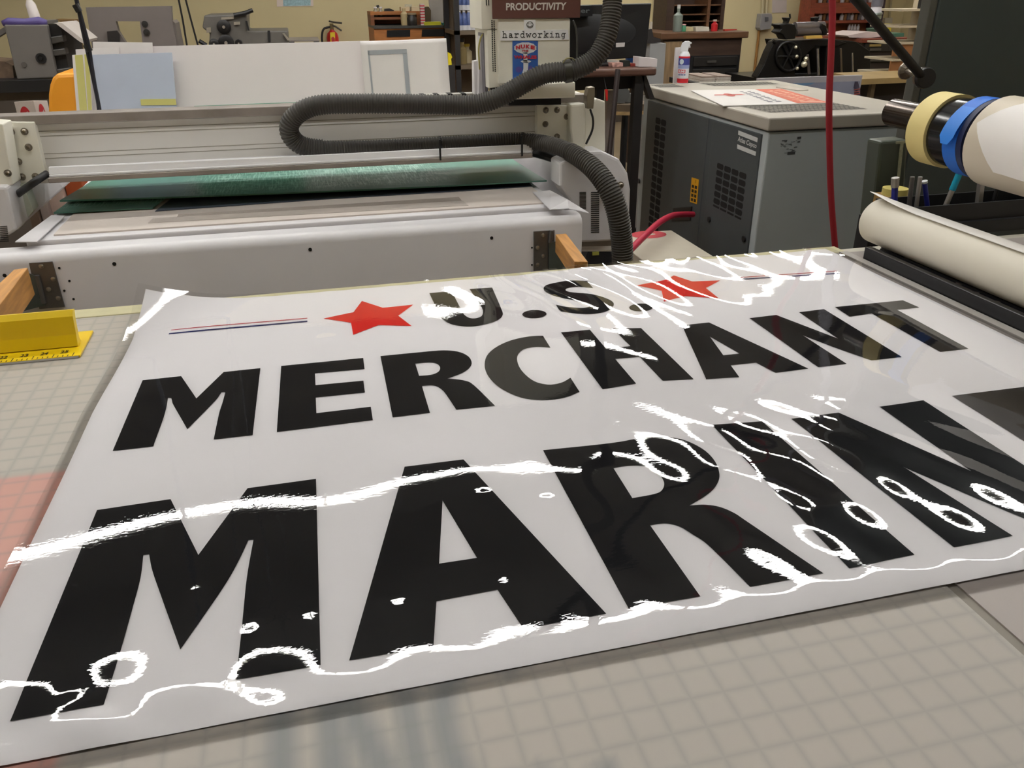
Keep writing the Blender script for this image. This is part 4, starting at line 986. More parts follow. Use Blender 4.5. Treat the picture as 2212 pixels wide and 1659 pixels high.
# white paper roll
YR = 1.30
top, bot = ay(1921, 427, YR), ay(1885, 524, YR)
rR = (top.z - bot.z) / 2 * .98
cR = Vector((ay(1857, 480, YR).x + rR * .97, YR, (top.z + bot.z) / 2))
pr = thing('paper_roll', 'thick white paper roll lying on the black rail', 'paper roll', Vector((cR.x, .5, cR.z - rR)))
m_roll = mat('roll_paper', (228, 222, 206), .55, noise=.015, scale=3)
MB().lathe([(.019, 0), (rR, 0), (rR, 1.75), (.019, 1.75)], (cR.x, YR, cR.z), (0, -1, 0), 48).build('rolled_paper', m_roll, pr, smooth=True)
vs, fs = [], []
NA = 12
for j in range(30):
    y = YR + .004 - j * .06
    for i in range(NA):
        t = i / (NA - 1); ang = math.radians(62 - 0 * t)
        # leaves the roll tangentially near the top and runs left-down just above it
        a0 = math.radians(48 + 68 * t); rad = rR + .0010 + .0035 * t ** 3 + (.016 * t ** 3 if j == 0 else .005 * t ** 3 if j == 1 else 0)
        vs.append((cR.x + rad * math.cos(a0), y, cR.z + rad * math.sin(a0)))
for j in range(29):
    for i in range(NA - 1): k = j * NA + i; fs.append([k, k + 1, k + NA + 1, k + NA])
fl = MB().raw(vs, fs).build('loose_end', mat('roll_paper_bright', (236, 232, 226), .5, noise=0), pr, smooth='all')
md = fl.modifiers.new('thick', 'SOLIDIFY'); md.thickness = .0006
# cradle that carries the roll
MB().box(xR + .05, xR + .20, -.35, YR - .03, .913, cR.z - rR - .0005).build('roll_cradle', m_blk, rail)

# tape bar: tube with hanging rolls of tape
YT1 = 1.45
tp, bt_ = ay(1932, 213, YT1), ay(1919, 273, YT1)
rS = (tp.z - bt_.z) / 2
cS = Vector((ay(1905, 247, YT1).x + rS * .95, YT1, (tp.z + bt_.z) / 2))
bar = thing('tape_bar', 'shiny dark metal tube holding rolls of tape above the paper roll', 'bar', (cS.x, .4, TZ))
MB().lathe([(rS * .80, 0), (rS, .001), (rS, 2.0), (rS * .8, 2.0)], cS, (0, -1, 0), 40).build('tube', mat('dark_chrome', (92, 84, 78), .16, .85, noise=.12, scale=8), bar, smooth=True)
MB().box(cS.x - .03, cS.x + .03, -.55, -.5, TZ, cS.z - rS).build('bar_post', m_rail, bar)
def ypix(px, py_off, r0):              # y along the bar where its axis shows at column px
    lo, hi = .2, 1.5
    for _ in range(50):
        md_ = (lo + hi) / 2
        if pj((cS.x, md_, cS.z - .012))[0] < px: hi = md_
        else: lo = md_
    return (lo + hi) / 2
def tape(px0, px1, r, m, name, lab, cat, core=None, rin=.038, side_m=None, loose=False):
    ya, yb_ = ypix(px0, 0, r), ypix(px1, 0, r)
    cz = cS.z + rS - rin
    t = thing(name, lab, cat, (cS.x, (ya + yb_) / 2, cz - r), 'rolls on the tape bar')
    L = ya - yb_
    MB().lathe([(rin, 0), (r, 0), (r, L), (rin, L)], (cS.x, ya, cz), (0, -1, 0), 44).build('tape_layer', m, t, smooth=True)
    MB().lathe([(rin - .0015, .0004), (rin + .0002, .0004), (rin + .0002, L - .0004), (rin - .0015, L - .0004)], (cS.x, ya, cz), (0, -1, 0), 30).build('core', mat('card_core', (150, 130, 100), .7), t, smooth=True)
    if side_m:
        MB().lathe([(rin + .002, L), (r * .995, L), (r * .995, L + .012), (rin + .002, L + .012)], (cS.x, ya, cz), (0, -1, 0), 44).build('side_layer', side_m, t, smooth=True)
    return t, ya, yb_, cz
pxs = [2022, 2062, 2106, 2137, 2158, 2560]
tape(pxs[0], pxs[1], .0640, mat('masking_cream', (232, 214, 146), .6, noise=.02), 'tape_roll', 'cream masking tape roll nearest the end of the tape bar', 'tape')
tape(pxs[1] + 1, pxs[2], .0590, mat('tape_black', (24, 24, 26), .15, noise=0, spec=.6), 'tape_roll', 'glossy black tape roll between the cream and blue rolls', 'tape')
tb_, ya, yb_, cz = tape(pxs[2] + 1, pxs[3], .0665, mat('tape_blue', (30, 110, 214), .5, noise=.02), 'tape_roll', "blue painter's tape roll beside the big white roll", 'tape', side_m=mat('tape_navy', (22, 34, 74), .5, noise=0))
vs, fs = [], []
for i in range(9):
    t = i / 8; a0 = math.radians(185 - 75 * t); rad = .0668 + .010 * (1 - t) ** 2
    for w_ in (.001, .5, .999): vs.append((cS.x + rad * math.cos(a0), ya - (ya - yb_) * (w_ if i else .25 + .5 * w_), cz + rad * math.sin(a0) * .98))
for i in range(8):
    for k in range(2): q0 = i * 3 + k; fs.append([q0, q0 + 1, q0 + 4, q0 + 3])
MB().raw(vs, fs).build('loose_tape_end', mat('tape_blue_light', (44, 128, 224), .5, noise=0), tb_, smooth='all')
twh, ya, yb_, cz = tape(pxs[4] + 4, pxs[5], .0735, mat('vinyl_white', (214, 203, 184), .5, noise=.02), 'vinyl_roll', 'wide white vinyl roll at the near end of the tape bar', 'roll')
vs, fs = [], []
for j in range(10):
    for i in range(14):
        t = i / 13; a0 = math.radians(70 + 135 * t); rad = .0742 + .010 * max(0, t - .6) + .003 * math.sin(3 * t + j * .5) ** 2
        y = ya - .012 - j * .035 - .16 * abs(t - .62) * (1 if j == 0 else max(0, 1 - j * .25))
        vs.append((cS.x + rad * math.cos(a0), y, cz + rad * math.sin(a0)))
for j in range(9):
    for i in range(13): k = j * 14 + i; fs.append([k, k + 1, k + 15, k + 14])
MB().raw(vs, fs).build('loose_sheet', mat('vinyl_bright', (244, 240, 236), .45, noise=0), twh, smooth='all')

# ================================================================ dark cabinet, support rod, pens
YK = 2.0
xk = ay(1993, 145, YK).x
ck = thing('tall_partition', 'tall dark green-grey partition panel at the right, behind the tape bar', 'partition', (xk + .5, YK + .3, 0))
m_ck = mat('cabinet_dark_green', (58, 66, 66), .38, noise=.10, scale=3)
MB().box(xk + .012, xk + 1.3, YK, YK + .04, .06, 2.35).build('panel', m_ck, ck, bevel=.004)
MB().box(xk - .012, xk + .0118, YK + .004, YK + .04, .06, 2.35).build('edge_trim', mat('trim_grey', (88, 88, 82), .4, .3), ck, bevel=.003)
MB().box(xk + .02, xk + 1.28, YK + .01, YK + .035, 0, .06).build('plinth', m_blk, ck)
kp = ay(1997, 168, 1.86)
rodt = thing('support_rod', 'slanted black rod ending in a round black knob', 'rod', kp)
rp = ay(1850, 0, 1.70); dr = (rp - kp).normalized()
MB().tube([kp + Vector((-.012, 0, .006)), rp, rp + dr * ((ZC - rp.z) / dr.z)], .0105, 14).build('rod', m_blk, rodt, smooth=True)
kd = (Vector((0, 0, CAMZ)) - kp).normalized(); kd = (kd + Vector((.45, 0, -.05))).normalized()
MB().lathe([(.020, -.010), (.0245, -.008), (.0245, .010), (.0225, .013), (.0001, .013)], kp, kd, 28).build('knob', m_blk, rodt, smooth=True)
MB().lathe([(.0255, -.010), (.0255, .001), (.0248, .001), (.0248, -.010)], kp, kd, 28).build('knob_ring', mat('knob_chrome', (150, 140, 130), .25, .9, noise=0), rodt, smooth=True)
MB().cyl(kp + Vector((.01, .02, 0)), Vector((kp.x + .05, YK - .0005, kp.z + .004)), .007, 10).build('knob_stud', m_bolt, rodt)
MB().lathe([(.022, 0), (.022, .006), (.012, .014), (.0001, .016)], Vector((kp.x + .05, YK, kp.z + .004)), (0, -1, 0), 14).build('anchor_flange', m_bolt, rodt)

YP = 1.41
SZ = ay(1960, 474, YP).z
tray_z = .93
pt = thing('pen_tray', 'black tray full of pens behind the white paper roll', 'tray', (1.35, YP, SZ))
xa_, xb_ = ay(1915, 440, YP).x, ay(2195, 480, YP).x
# side shelf that carries the tray
sh = thing('side_shelf', 'dark side shelf behind the paper roll', 'shelf', ((xa_ + xb_) / 2, YP, 0))
MB().box(xa_ + .01, xb_ + .25, YP - .05, YP + .065, SZ - .025, SZ).build('shelf_board', m_blk, sh)
for x_ in (xb_ + .1, xb_ + .2): MB().box(x_ - .015, x_ + .015, YP - .01, YP + .02, 0, SZ - .025).build('shelf_leg', m_blk, sh)
for (a, b_, c, d) in [(xa_ + .017, xb_ + .05, YP - .04, YP - .035), (xa_ + .017, xb_ + .05, YP + .045, YP + .05), (xa_ + .012, xa_ + .017, YP - .04, YP + .05), (xb_ + .05, xb_ + .055, YP - .04, YP + .05)]:
    MB().box(a, b_, c, d, SZ + .004, SZ + .035).build('tray_wall', m_blk, pt)
MB().box(xa_ + .012, xb_ + .055, YP - .04, YP + .05, SZ, SZ + .004).build('tray_floor', m_blk, pt)
m_alu = mat('aluminium_tube', (176, 172, 168), .35, .6, noise=.05)
def stick(name, lab, cat, pix, y, r, m, cap=None, capfrac=.4, sq=False):
    a, b_ = ay(*pix[0], y), ay(*pix[1], y)
    d = (b_ - a).normalized(); foot = a + d * ((a.z - (SZ + .006)) / -d.z)
    t = thing(name, lab, cat, foot)
    MB().tube([a, foot], r, 4 if sq else 12).build('shaft', m, t, smooth=not sq)
    if cap: MB().tube([a - d * .001, a + d * (b_ - a).length * capfrac], r * 1.25, 4 if sq else 12).build('cap', cap, t, smooth=not sq)
    return t
m_bl = mat('pen_blue', (38, 46, 140), .35, noise=0); m_wp = mat('pen_white', (206, 208, 210), .4, noise=0)
stick('marker', 'blue marker with silver cap, leftmost beside the yellow tape', 'marker', [(1934, 385), (1930, 470)], YP, .0062, m_bl, m_alu, .22)
stick('metal_tube', 'dull grey tube just left of the brighter tube and blue pen', 'tube', [(1971, 382), (1963, 450)], YP + .03, .0046, mat('dull_tube', (120, 116, 112), .4, .5), None)
stick('metal_tube', 'bright grey tube directly left of the blue pen', 'tube', [(1988, 382), (1976, 470)], YP, .0042, m_alu, None)
stick('pen', 'blue ballpoint pen with white end in the tray', 'pen', [(1997, 392), (2006, 470)], YP, .0048, m_bl, m_wp, .04)
stick('knife_tool', 'grey tool with translucent cyan cap leaning right', 'tool', [(2075, 368), (2030, 475)], YP, .0052, m_alu, mat('cyan_cap', (10, 152, 186), .25, noise=0), .40)
stick('square_tube', 'square aluminium tube under the blue tape roll', 'tube', [(2122, 372), (2108, 490)], YP, .0072, m_alu, None, sq=True)
stick('black_rod', 'thin black rod leaning right at the back of the tray', 'rod', [(2158, 396), (2125, 500)], YP + .035, .0042, m_blk, None)
yt = thing('yellow_tape', 'small yellow tape roll on the shelf beside the blue marker', 'tape', ay(1935, 430, YP + .08))
c = ay(1935, 404, YP + .09)
MB().lathe([(.020, 0), (.026, 0), (.026, .014), (.020, .014)], c + Vector((0, 0, -.016)), (0, 0, 1), 28).build('tape_ring', mat('yellow_tape', (204, 190, 110), .4), yt, smooth=True)
MB().box(c.x - .028, c.x + .028, c.y - .028, c.y + .028, SZ, c.z - .016).build('tape_stand', mat('amber_block', (150, 116, 60), .5), yt)
gb = thing('plastic_bin', 'grey-green plastic bin with a pale ruled strip, behind the pens', 'bin', ay(1920, 440, 1.62))
q = [(1903, 306), (1962, 301), (1952, 470), (1884, 475)]
b_ = MB().py(q, 1.60, .05); b_.build('bin_body', mat('bin_green', (70, 76, 66), .35), gb, bevel=.006)
MB().py([(1936, 306), (1958, 304), (1957, 309), (1952, 310), (1944, 388), (1938, 389), (1945, 311), (1936, 311)], 1.597, .002).build('ruled_strip', mat('pale_strip', (150, 150, 124), .5, noise=.2, scale=200), gb)
MB().box(ay(1884, 475, 1.6).x, ay(1952, 475, 1.6).x, 1.601, 1.649, 0, ay(1884, 474, 1.6).z).build('bin_pedestal', m_blk, gb)
# ================================================================ boards standing behind the gantry
def slab(name, pix, y, th, m, lab, cat, group=None, bevel=0):
    o = MB().py(pix, y, th).build(name, m, bevel=bevel); return tag(o, lab, cat, group)
YW = 2.87
zbed = BZ + .0142
def stand(pix, y):                     # drop the lower edge of an outline to the bed behind the gantry
    return pix
def board(name, topL, topR, botL, botR, y, th, m, lab, cat='board', lean=.05):
    a, b_, c, d = ay(*topL, y), ay(*topR, y), ay(*botR, y), ay(*botL, y)
    k = (zbed - a.z) / (d.z - a.z); d2 = a + (d - a) * k; k = (zbed - b_.z) / (c.z - b_.z); c2 = b_ + (c - b_) * k
    sh = Vector((0, lean, 0))
    o = MB().prism([a + sh, b_ + sh, c2, d2], (0, th, 0)).build(name, m); return tag(o, lab, cat)
m_fw = mat('foamboard_white', (236, 229, 228), .5, noise=.02, scale=3)
m_tape = mat('grey_tape_line', (160, 164, 168), .5, noise=0)
board('foam_board', (300, 103), (800, 90), (315, 245), (806, 232), YW, .006, m_fw, 'long white foam board standing behind the gantry, nothing stuck on it')
# glossy panel with taped frame: its foot curves forward
pg = thing('display_board', 'glossy white plastic panel with a grey taped frame, bright streak near its foot', 'board', ay(885, 235, YW - .02))
aL, aR = ay(780, 91, YW - .015), ay(969, 84, YW - .015); bL, bR = ay(793, 235, YW - .015), ay(977, 235, YW - .015)
prf = []
for i in range(25):
    t = i / 24; z = aL.z + (zbed - aL.z) * t; zz_ = max(0, t - .50) / .50
    prf.append((t, -.11 * zz_ ** 2.0))
vs, fs = [], []
for t, dy in prf:
    k = t * (aL.z - zbed) / (aL.z - bL.z)
    for u in range(9):
        p = quad_map([aL + (bL - aL) * k, aR + (bR - aR) * k, aR + (bR - aR) * k, aL + (bL - aL) * k], u / 8, 0); p.z = aL.z + (zbed + .003 - aL.z) * t + (aR.z - aL.z) * (u / 8) * (1 - t); p.y += dy + .045 * (1 - t)
        vs.append(p)
for i in range(24):
    for u in range(8): k = i * 9 + u; fs.append([k, k + 1, k + 10, k + 9])
m_gp = mat('gloss_white_plastic', (232, 227, 224), .07, noise=.02, spec=.5)
po = MB().raw(vs, fs).build('panel_sheet', m_gp, pg, smooth='all'); md = po.modifiers.new('thick', 'SOLIDIFY'); md.thickness = .002; md.offset = 0
def onpanel(u, t):
    i = min(23, int(t * 24)); f = t * 24 - i; j = min(7, int(u * 8)); g = u * 8 - j
    q = [vs[i * 9 + j], vs[i * 9 + j + 1], vs[(i + 1) * 9 + j + 1], vs[(i + 1) * 9 + j]]
    return (q[0] * (1 - g) + q[1] * g) * (1 - f) + (q[3] * (1 - g) + q[2] * g) * f + Vector((0, -.0030, .0005))
mb = MB()
def strip_(u0, t0, u1, t1, n=24):
    v_, f_ = [], []
    for i in range(n + 1):
        t = t0 + (t1 - t0) * i / n
        v_ += [onpanel(u0, t), onpanel(u1, t)]
    for i in range(n): f_.append([2 * i, 2 * i + 1, 2 * i + 3, 2 * i + 2])
    mb.raw(v_, f_)
strip_(.075, .085, .52, .125, 3); strip_(.075, .085, .095, .99); strip_(.475, .085, .525, .99); strip_(.075, .545, .50, .575, 3)
mb.build('taped_frame', m_tape, pg)
m_pb = mat('film_blue', (192, 200, 218), .4, noise=.03)
m_yst = mat('yellow_stripe', (206, 200, 120), .5, noise=.04)
board('film_board', (186, 121), (367, 116), (213, 243), (380, 236), YW - .032, .004, m_pb, 'pale blue film covered board leaning at the left behind the gantry')
yb0 = YW - .038
ys_ = thing('striped_board', 'white board strip with two vertical yellow stripes behind the left cables', 'board', ay(180, 245, yb0))
def bpts(pix, y, lean=.04):
    pts = [ay(a, b_, y) for a, b_ in pix]; zt = ay(186, 121, YW - .032).z; zb2 = zbed; lean = .05
    return [p + Vector((0, lean * (p.z - zb2) / (zt - zb2), 0)) for p in pts]
def ext(pix, y):                       # outline whose last two points run on down to the bed
    a, b_, c, d = [ay(*p, y) for p in pix]; k = (zbed - b_.z) / (c.z - b_.z); c = b_ + (c - b_) * k; k = (zbed - a.z) / (d.z - a.z); d = a + (d - a) * k
    zt = a.z; return [p + Vector((0, .04 * (p.z - zbed) / (zt - zbed), 0)) for p in (a, b_, c, d)]
MB().prism(ext([(149, 121), (186, 118), (197, 245), (163, 246)], yb0), (0, .004, 0)).build('board_panel', m_fw, ys_)
for p4 in ([(155, 121), (172, 120), (186, 245), (170, 246)], [(176, 119.5), (186, 119), (196, 245), (188, 245)]):
    MB().prism([p + Vector((0, -.0012, 0)) for p in ext(p4, yb0)], (0, .001, 0)).build('yellow_stripe', m_yst, ys_)
tag(MB().prism(bpts([(300, 217), (377, 216), (379, 229), (302, 230)], YW - .0345), (0, .002, 0)).build('yellow_strip', m_yst), 'short yellow strip low on the pale blue board', 'strip')
board('paper_sheet', (155, 109), (250, 104), (170, 240), (262, 240), YW - .022, .002, mat('sheet_white', (236, 230, 228), .6), 'white paper sheet peeking above the pale blue board', 'sheet')
board('paper_sheet', (193, 92), (324, 94), (205, 240), (336, 240), YW - .012, .002, mat('sheet_white', (236, 230, 228)), 'white paper sheet standing highest behind the pale blue board', 'sheet')
YG2 = 2.62
tag(MB().prism([ay(405, 240, YG2), ay(420, 229, YG2), ay(600, 222, YG2), ay(640, 221, YG2), ay(640, 240, YG2)] + [Vector((ay(640, 240, YG2).x, YG2, zbed + .009)), Vector((ay(405, 240, YG2).x, YG2, zbed + .009))], (0, .004, 0)).build('plastic_sheet', mat('green_edge', (132, 176, 156), .35)), 'pale green plastic sheet edge just above the gantry rail', 'sheet')

# worktable behind the cutter that the boards and cartons share
rt = thing('rear_table', 'white work table behind the cutter, mostly hidden by the boards', 'table', (.2, 3.7, 0))
MB().box(-.55, .80, 3.32, 3.98, .80, .835).build('table_top', mat('rear_top', (176, 172, 166), .5), rt, bevel=.003)
for x in (-.49, .70):
    for y in (3.4, 3.9): MB().box(x - .03, x + .03, y - .03, y + .03, 0, .80).build('leg', m_blk, rt)
def onrear(name, pix, y, dep, m, lab, cat):
    p = [ay(a, b_, y) for a, b_ in pix]; zb2 = min(q.z for q in p)
    o = MB().prism(p, (0, dep, 0)).build(name, m); o.location.z += max(0, .8355 - zb2) if zb2 < .8355 else 0
    if zb2 > .8355: o.location.z -= zb2 - .8355
    return tag(o, lab, cat)
onrear('white_box', [(974, 165), (993, 164), (995, 178), (977, 179)], 3.42, .12, mat('box_white', (212, 208, 202), .5), 'small white box between the white panel and the cutter head', 'box')
onrear('paper_stack', [(974, 184), (1004, 181), (1028, 189), (1022, 200), (978, 203)], 3.36, .05, mat('stack_grey', (96, 98, 98), .6), 'grey paper stack beside the cutter head, right of the white panel', 'stack')
onrear('glass_tray', [(985, 148), (1026, 146), (1027, 182), (990, 184)], 3.55, .3, mat('tray_green', (118, 128, 116), .25), 'green-tinted glass tray behind the small white box', 'tray')

# ================================================================ cables at the left
YC = 2.52
cb = thing('cable_bundle', 'black cable bundle tied together, hanging at the left behind the gantry', 'cable', ay(215, 240, YC))
t0, t1 = ay(165, 0, YC), ay(178, 60, YC); d_ = (t0 - t1).normalized(); topc = t0 + d_ * ((ZC - t0.z) / d_.z)
MB().tube([topc, t0] + cat_spline([ay(171, 25, YC), ay(178, 60, YC), ay(192, 125, YC), ay(205, 185, YC), ay(216, 243, YC), ay(220, 262, YC)]), .0052, 8).build('cable_strand', mat('cable_navy', (28, 30, 42), .4, noise=0), cb, smooth='all')
MB().tube([topc + Vector((.02, 0, 0)), ay(168, 5, YC) ] + cat_spline([ay(180, 50, YC - .01), ay(193, 100, YC - .01), ay(199, 140, YC - .01), ay(207, 190, YC - .01), ay(213, 243, YC - .01)]), .0035, 8).build('cable_strand', mat('cable_navy', (28, 30, 42)), cb, smooth='all')
for px, py in [(168, 18), (191, 104)]:
    c = ay(px, py, YC - .006); MB().cyl(c + Vector((-.004, 0, .009)), c + Vector((.002, 0, -.008)), .0085, 10).build('cable_tie', m_blk, cb)
YC2 = 3.3
for (a, b_, c, lab) in [((385, -5), (395, 45), (404, 100), 'thin black wire left of its twin, hanging before the cream wall'), ((400, -5), (413, 45), (428, 100), 'thin black wire right of its twin, left of the duplicator')]:
    p0, p1 = ay(*a, YC2), ay(*c, YC2); d_ = (p0 - p1).normalized()
    tag(MB().tube([p0 + d_ * ((ZC - p0.z) / d_.z), p0, ay(*b_, YC2), p1, p1 - d_ * ((p1.z - .836) / d_.z)], .0034, 6).build('hanging_wire', m_blk), lab, 'wire')

# ================================================================ left background
m_gm = mat('machine_dark_grey', (112, 108, 104), .5, noise=.04, scale=5)
YM = 4.3
pm = thing('bindery_machine', 'grey print finishing machine with purple roller on top, at the far left', 'machine', ay(60, 172, YM))
MB().py([(8, 53), (101, 53), (123, 168), (37, 172)], YM, .04).build('side_panel', m_gm, pm, bevel=.006)
MB().py([(101, 52), (130, 52), (150, 155), (122, 160)], YM + .05, .35).build('inner_frame', mat('inner_black', (34, 32, 32), .5), pm)
for a in ([(108, 80), (135, 76), (138, 90), (111, 96)], [(112, 108), (140, 104), (143, 118), (116, 122)], [(120, 150), (148, 146), (151, 156), (123, 160)]):
    MB().py(a, YM + .02, .06).build('feed_roller', mat('roller_grey', (92, 90, 88), .35, .5), pm, bevel=.004)
MB().tube([ay(6, 51, YM + .02), ay(20, 48, YM + .02), ay(55, 49, YM + .02), ay(85, 47, YM + .02), ay(101, 50, YM + .02)], [.012, .019, .017, .021, .014], 12).build('roller', mat('roller_purple', (84, 72, 132), .45), pm, smooth='all')
kc = ay(89, 126, YM); MB().lathe([(.022, 0), (.022, .006), (.013, .006), (.013, .002), (.007, .002), (.007, .012), (.0001, .012)], kc, (0, -1, 0), 18).build('knob', m_blk, pm)
kc = ay(52, 140, YM); MB().lathe([(.012, 0), (.011, .004), (.0001, .004)], kc, (0, -1, 0), 14).build('cap', mat('cap_grey', (88, 84, 80), .5), pm)
MB().py([(115, 50), (133, 49), (182, 88), (180, 94), (172, 90), (122, 52)], YM - .01, .30).build('paper_guide', mat('guide_white', (204, 196, 190), .45), pm)
MB().py([(-30, 80), (10, 58), (12, 70), (-30, 96)], YM + .05, .05).build('feed_arm', m_gm, pm)
slab('wooden_feeder', [(120, 41), (160, 42), (166, 70), (176, 152), (150, 152), (135, 50)], YM + .45, .1, wood('oak_brown', (128, 98, 56)), 'brown wooden block behind the white paper guide', 'block')
bt = thing('squeeze_bottle', 'white bottle standing on the purple roller machine', 'bottle', ay(78, 44, YM + .12))
c0 = ay(78, 45, YM + .12); hh = ay(68, -20, YM + .12).z - c0.z
MB().lathe([(.022, 0), (.023, hh * .2), (.021, hh * .55), (.012, hh * .7), (.012, hh * .75), (.016, hh * .78), (.016, hh * .95), (.006, hh)], c0, (-.10, 0, 1), 16).build('bottle_body', mat('bottle_white', (226, 218, 214), .4, noise=0), bt, smooth=True)
MB().box(c0.x - .06, c0.x + .04, YM + .06, YM + .34, c0.z - .12, c0.z - .001).build('bottle_stand', m_gm, pm)
zt2 = ay(60, 171, YM).z
bt2 = thing('machine_stand', 'black topped stand under the finishing machine at the far left', 'table', (-1.6, YM + .2, 0))
MB().box(-2.9, ay(125, 175, YM).x, YM - .05, YM + .6, zt2 - .05, zt2 - .001).build('stand_top', m_blk, bt2)
MB().box(-2.85, ay(125, 190, YM).x - .03, YM, YM + .55, 0, zt2 - .05).build('stand_body', mat('stand_brown', (92, 84, 76), .6), bt2)
slab('scrap_pile', [(-30, 130), (10, 133), (27, 142), (30, 168), (-30, 172)], YM + .1, .2, mat('scrap_brown', (108, 88, 70), .7, noise=.4, scale=40), 'brown scrap pile left of the finishing machine', 'scrap')
YO = 3.25
oc = MB().py([(104, 260), (104, 205), (107, 183), (113, 168), (122, 160), (165, 158), (172, 260)], YO, .30)
p_ = ay(140, 260, YO)
oc.box(ay(104, 260, YO).x, ay(172, 260, YO).x, YO, YO + .30, 0, p_.z + .002)
tag(oc.build('orange_bin', mat('orange_plastic', (238, 160, 40), .45, noise=.03), bevel=.012), 'orange plastic bin beside the striped board', 'bin')
YB2 = 3.62
cbx = thing('carton', 'white carton with two round red logos behind the left end of the gantry', 'box', ay(66, 252, YB2))
pA, pB, pC = ay(30, 220, YB2 + .08), ay(72, 217, YB2), ay(102, 217, YB2 + .16)
hC = .36
MB().prism([pA, pB, pC, pC + (pA - pB)], (0, 0, -hC)).build('carton_body', mat('carton_pale', (206, 196, 190), .6), cbx, bevel=.002)
MB().box(pA.x - .02, pC.x + .01, YB2 - .01, YB2 + .23, 0, pB.z - hC - .012).build('carton_pallet', mat('pallet_brown', (110, 90, 70), .7), cbx)
def disc_on(a, b_, u, v, r, m, nm):
    ex = (b_ - a).normalized(); n = Vector((0, 0, 1)).cross(ex); c = a + (b_ - a) * u + Vector((0, 0, -v))
    if n.y > 0: n = -n
    MB().raw([c + n * .0012 + ex * r * math.cos(t * math.pi / 12) * .9 + Vector((0, 0, r * math.sin(t * math.pi / 12))) for t in range(24)], [list(range(24))]).build(nm, m, cbx)
    MB().raw([c + n * .0022 + ex * x * r + Vector((0, 0, y * r)) for x, y in [(-.5, -.5), (.5, .15), (.5, .5), (-.1, .2)]], [[0, 1, 2, 3]]).build('logo_arrow', mat('carton_pale', (206, 196, 190)), cbx)
m_lr = mat('logo_red', (190, 40, 52), .5, noise=0)
disc_on(pA, pB, .45, .055, .036, m_lr, 'logo_disc'); disc_on(pB, pC, .42, .052, .040, m_lr, 'logo_disc')

YN = 5.0
pn = thing('press_side_frame', 'tall grey sheet metal machine side with a square opening, against the cream wall', 'machine', ay(290, 100, YN))
o_ = MB()
for q in ([(185, 16), (370, 13), (372, 46), (190, 46)], [(190, 46), (250, 46), (256, 68), (270, 90), (272, 110), (200, 110)], [(302, 46), (372, 46), (384, 110), (310, 110)]):
    o_.py(q, YN, .05)
o_.py([(372, 44), (378, 50), (390, 110), (384, 110)], YN + .02, .2)
o_.box(ay(200, 105, YN).x, ay(384, 105, YN).x, YN, YN + .4, 0, ay(290, 109, YN).z)
o_.build('frame_plate', mat('frame_grey', (116, 108, 104), .5, noise=.06), pn)
MB().py([(231, 68), (252, 66), (258, 74), (258, 92), (233, 92)], YN - .02, .05).build('clamp_block', mat('dark_steel', (52, 48, 46), .5, .4), pn)
for px, py, r in [(313, 52, .016), (317, 70, .016), (203, 82, .012)]:
    kc = ay(px, py, YN); MB().lathe([(r, 0), (r, .008), (r * .5, .008), (r * .5, .014), (.0001, .014)], kc, (0, -1, 0), 14).build('knob', mat('knob_grey', (150, 144, 134) if py == 70 else (60, 58, 56), .4, .5), pn)

YD = 5.6
dp = thing('duplicator', 'dark offset duplicator with round gears and a raised handle, left of the fire extinguisher', 'machine', ay(530, 95, YD))
m_dp = mat('duplicator_grey', (98, 94, 88), .5, noise=.12, scale=15)
o_ = MB().py([(441, 33), (533, 30), (534, 67), (623, 66), (626, 120), (450, 122), (453, 72), (437, 60)], YD, .45)
o_.box(ay(450, 118, YD).x, ay(625, 118, YD).x, YD + .02, YD + .43, 0, ay(520, 119, YD).z)
o_.build('duplicator_body', m_dp, dp, bevel=.008)
for px, py, r in [(484, 58, .040), (489, 92, .046), (463, 95, .030), (516, 93, .022)]:
    kc = ay(px, py, YD); MB().lathe([(r, 0), (r, .02), (r * .8, .024), (r * .25, .024), (r * .25, .035), (.0001, .035)], kc, (0, -1, 0), 18).build('gear', mat('gear_black', (36, 34, 34), .4, .4), dp, smooth=True)
    MB().lathe([(r * .22, .034), (r * .2, .04), (.0001, .04)], kc, (0, -1, 0), 12).build('hub', mat('hub_steel', (190, 184, 174), .3, .8, noise=0), dp)
MB().tube([ay(505, 33, YD - .02), ay(530, 28, YD - .02), ay(546, 22, YD - .02)], .012, 8).build('handle', m_blk, dp)
MB().tube([ay(430, 88, YD - .02), ay(446, 98, YD - .02)], .012, 8).build('handle', m_blk, dp)
for a in ([(478, 38), (505, 36), (505, 41), (478, 43)], [(505, 48), (518, 47), (518, 53), (505, 54)], [(446, 60), (455, 59), (456, 70), (446, 71)]):
    MB().py(a, YD - .015, .02).build('trim_plate', mat('trim_bright', (168, 160, 146), .4, .6), dp)
MB().py([(530, 45), (534, 45), (539, 66), (535, 66)], YD - .03, .03).build('guard_bar', m_blk, dp)
MB().py([(610, 73), (614, 72), (626, 86), (622, 88)], YD - .02, .02).build('lever', mat('trim_bright', (168, 160, 146)), dp)
MB().py([(578, 66), (583, 66), (584, 90), (579, 90)], YD - .01, .01).build('seam_strip', m_blk, dp)
YE = 6.6
lb = thing('low_bench', 'narrow grey bench between the duplicator and the fire extinguisher', 'bench', ay(655, 95, YE))
MB().py([(625, 86.5), (690, 85.5), (690, 89.5), (625, 90)], YE, .4).build('bench_top', m_grm, lb)
for px in (630, 684): MB().box(ay(px, 90, YE).x - .02, ay(px, 90, YE).x + .02, YE + .05, YE + .09, 0, ay(px, 88, YE).z).build('leg', m_blk, lb)
YFX = Y1 - .075
fx = thing('fire_extinguisher', 'red fire extinguisher with yellow tag hanging on the cream wall', 'fire extinguisher', ay(718, 110, YFX))
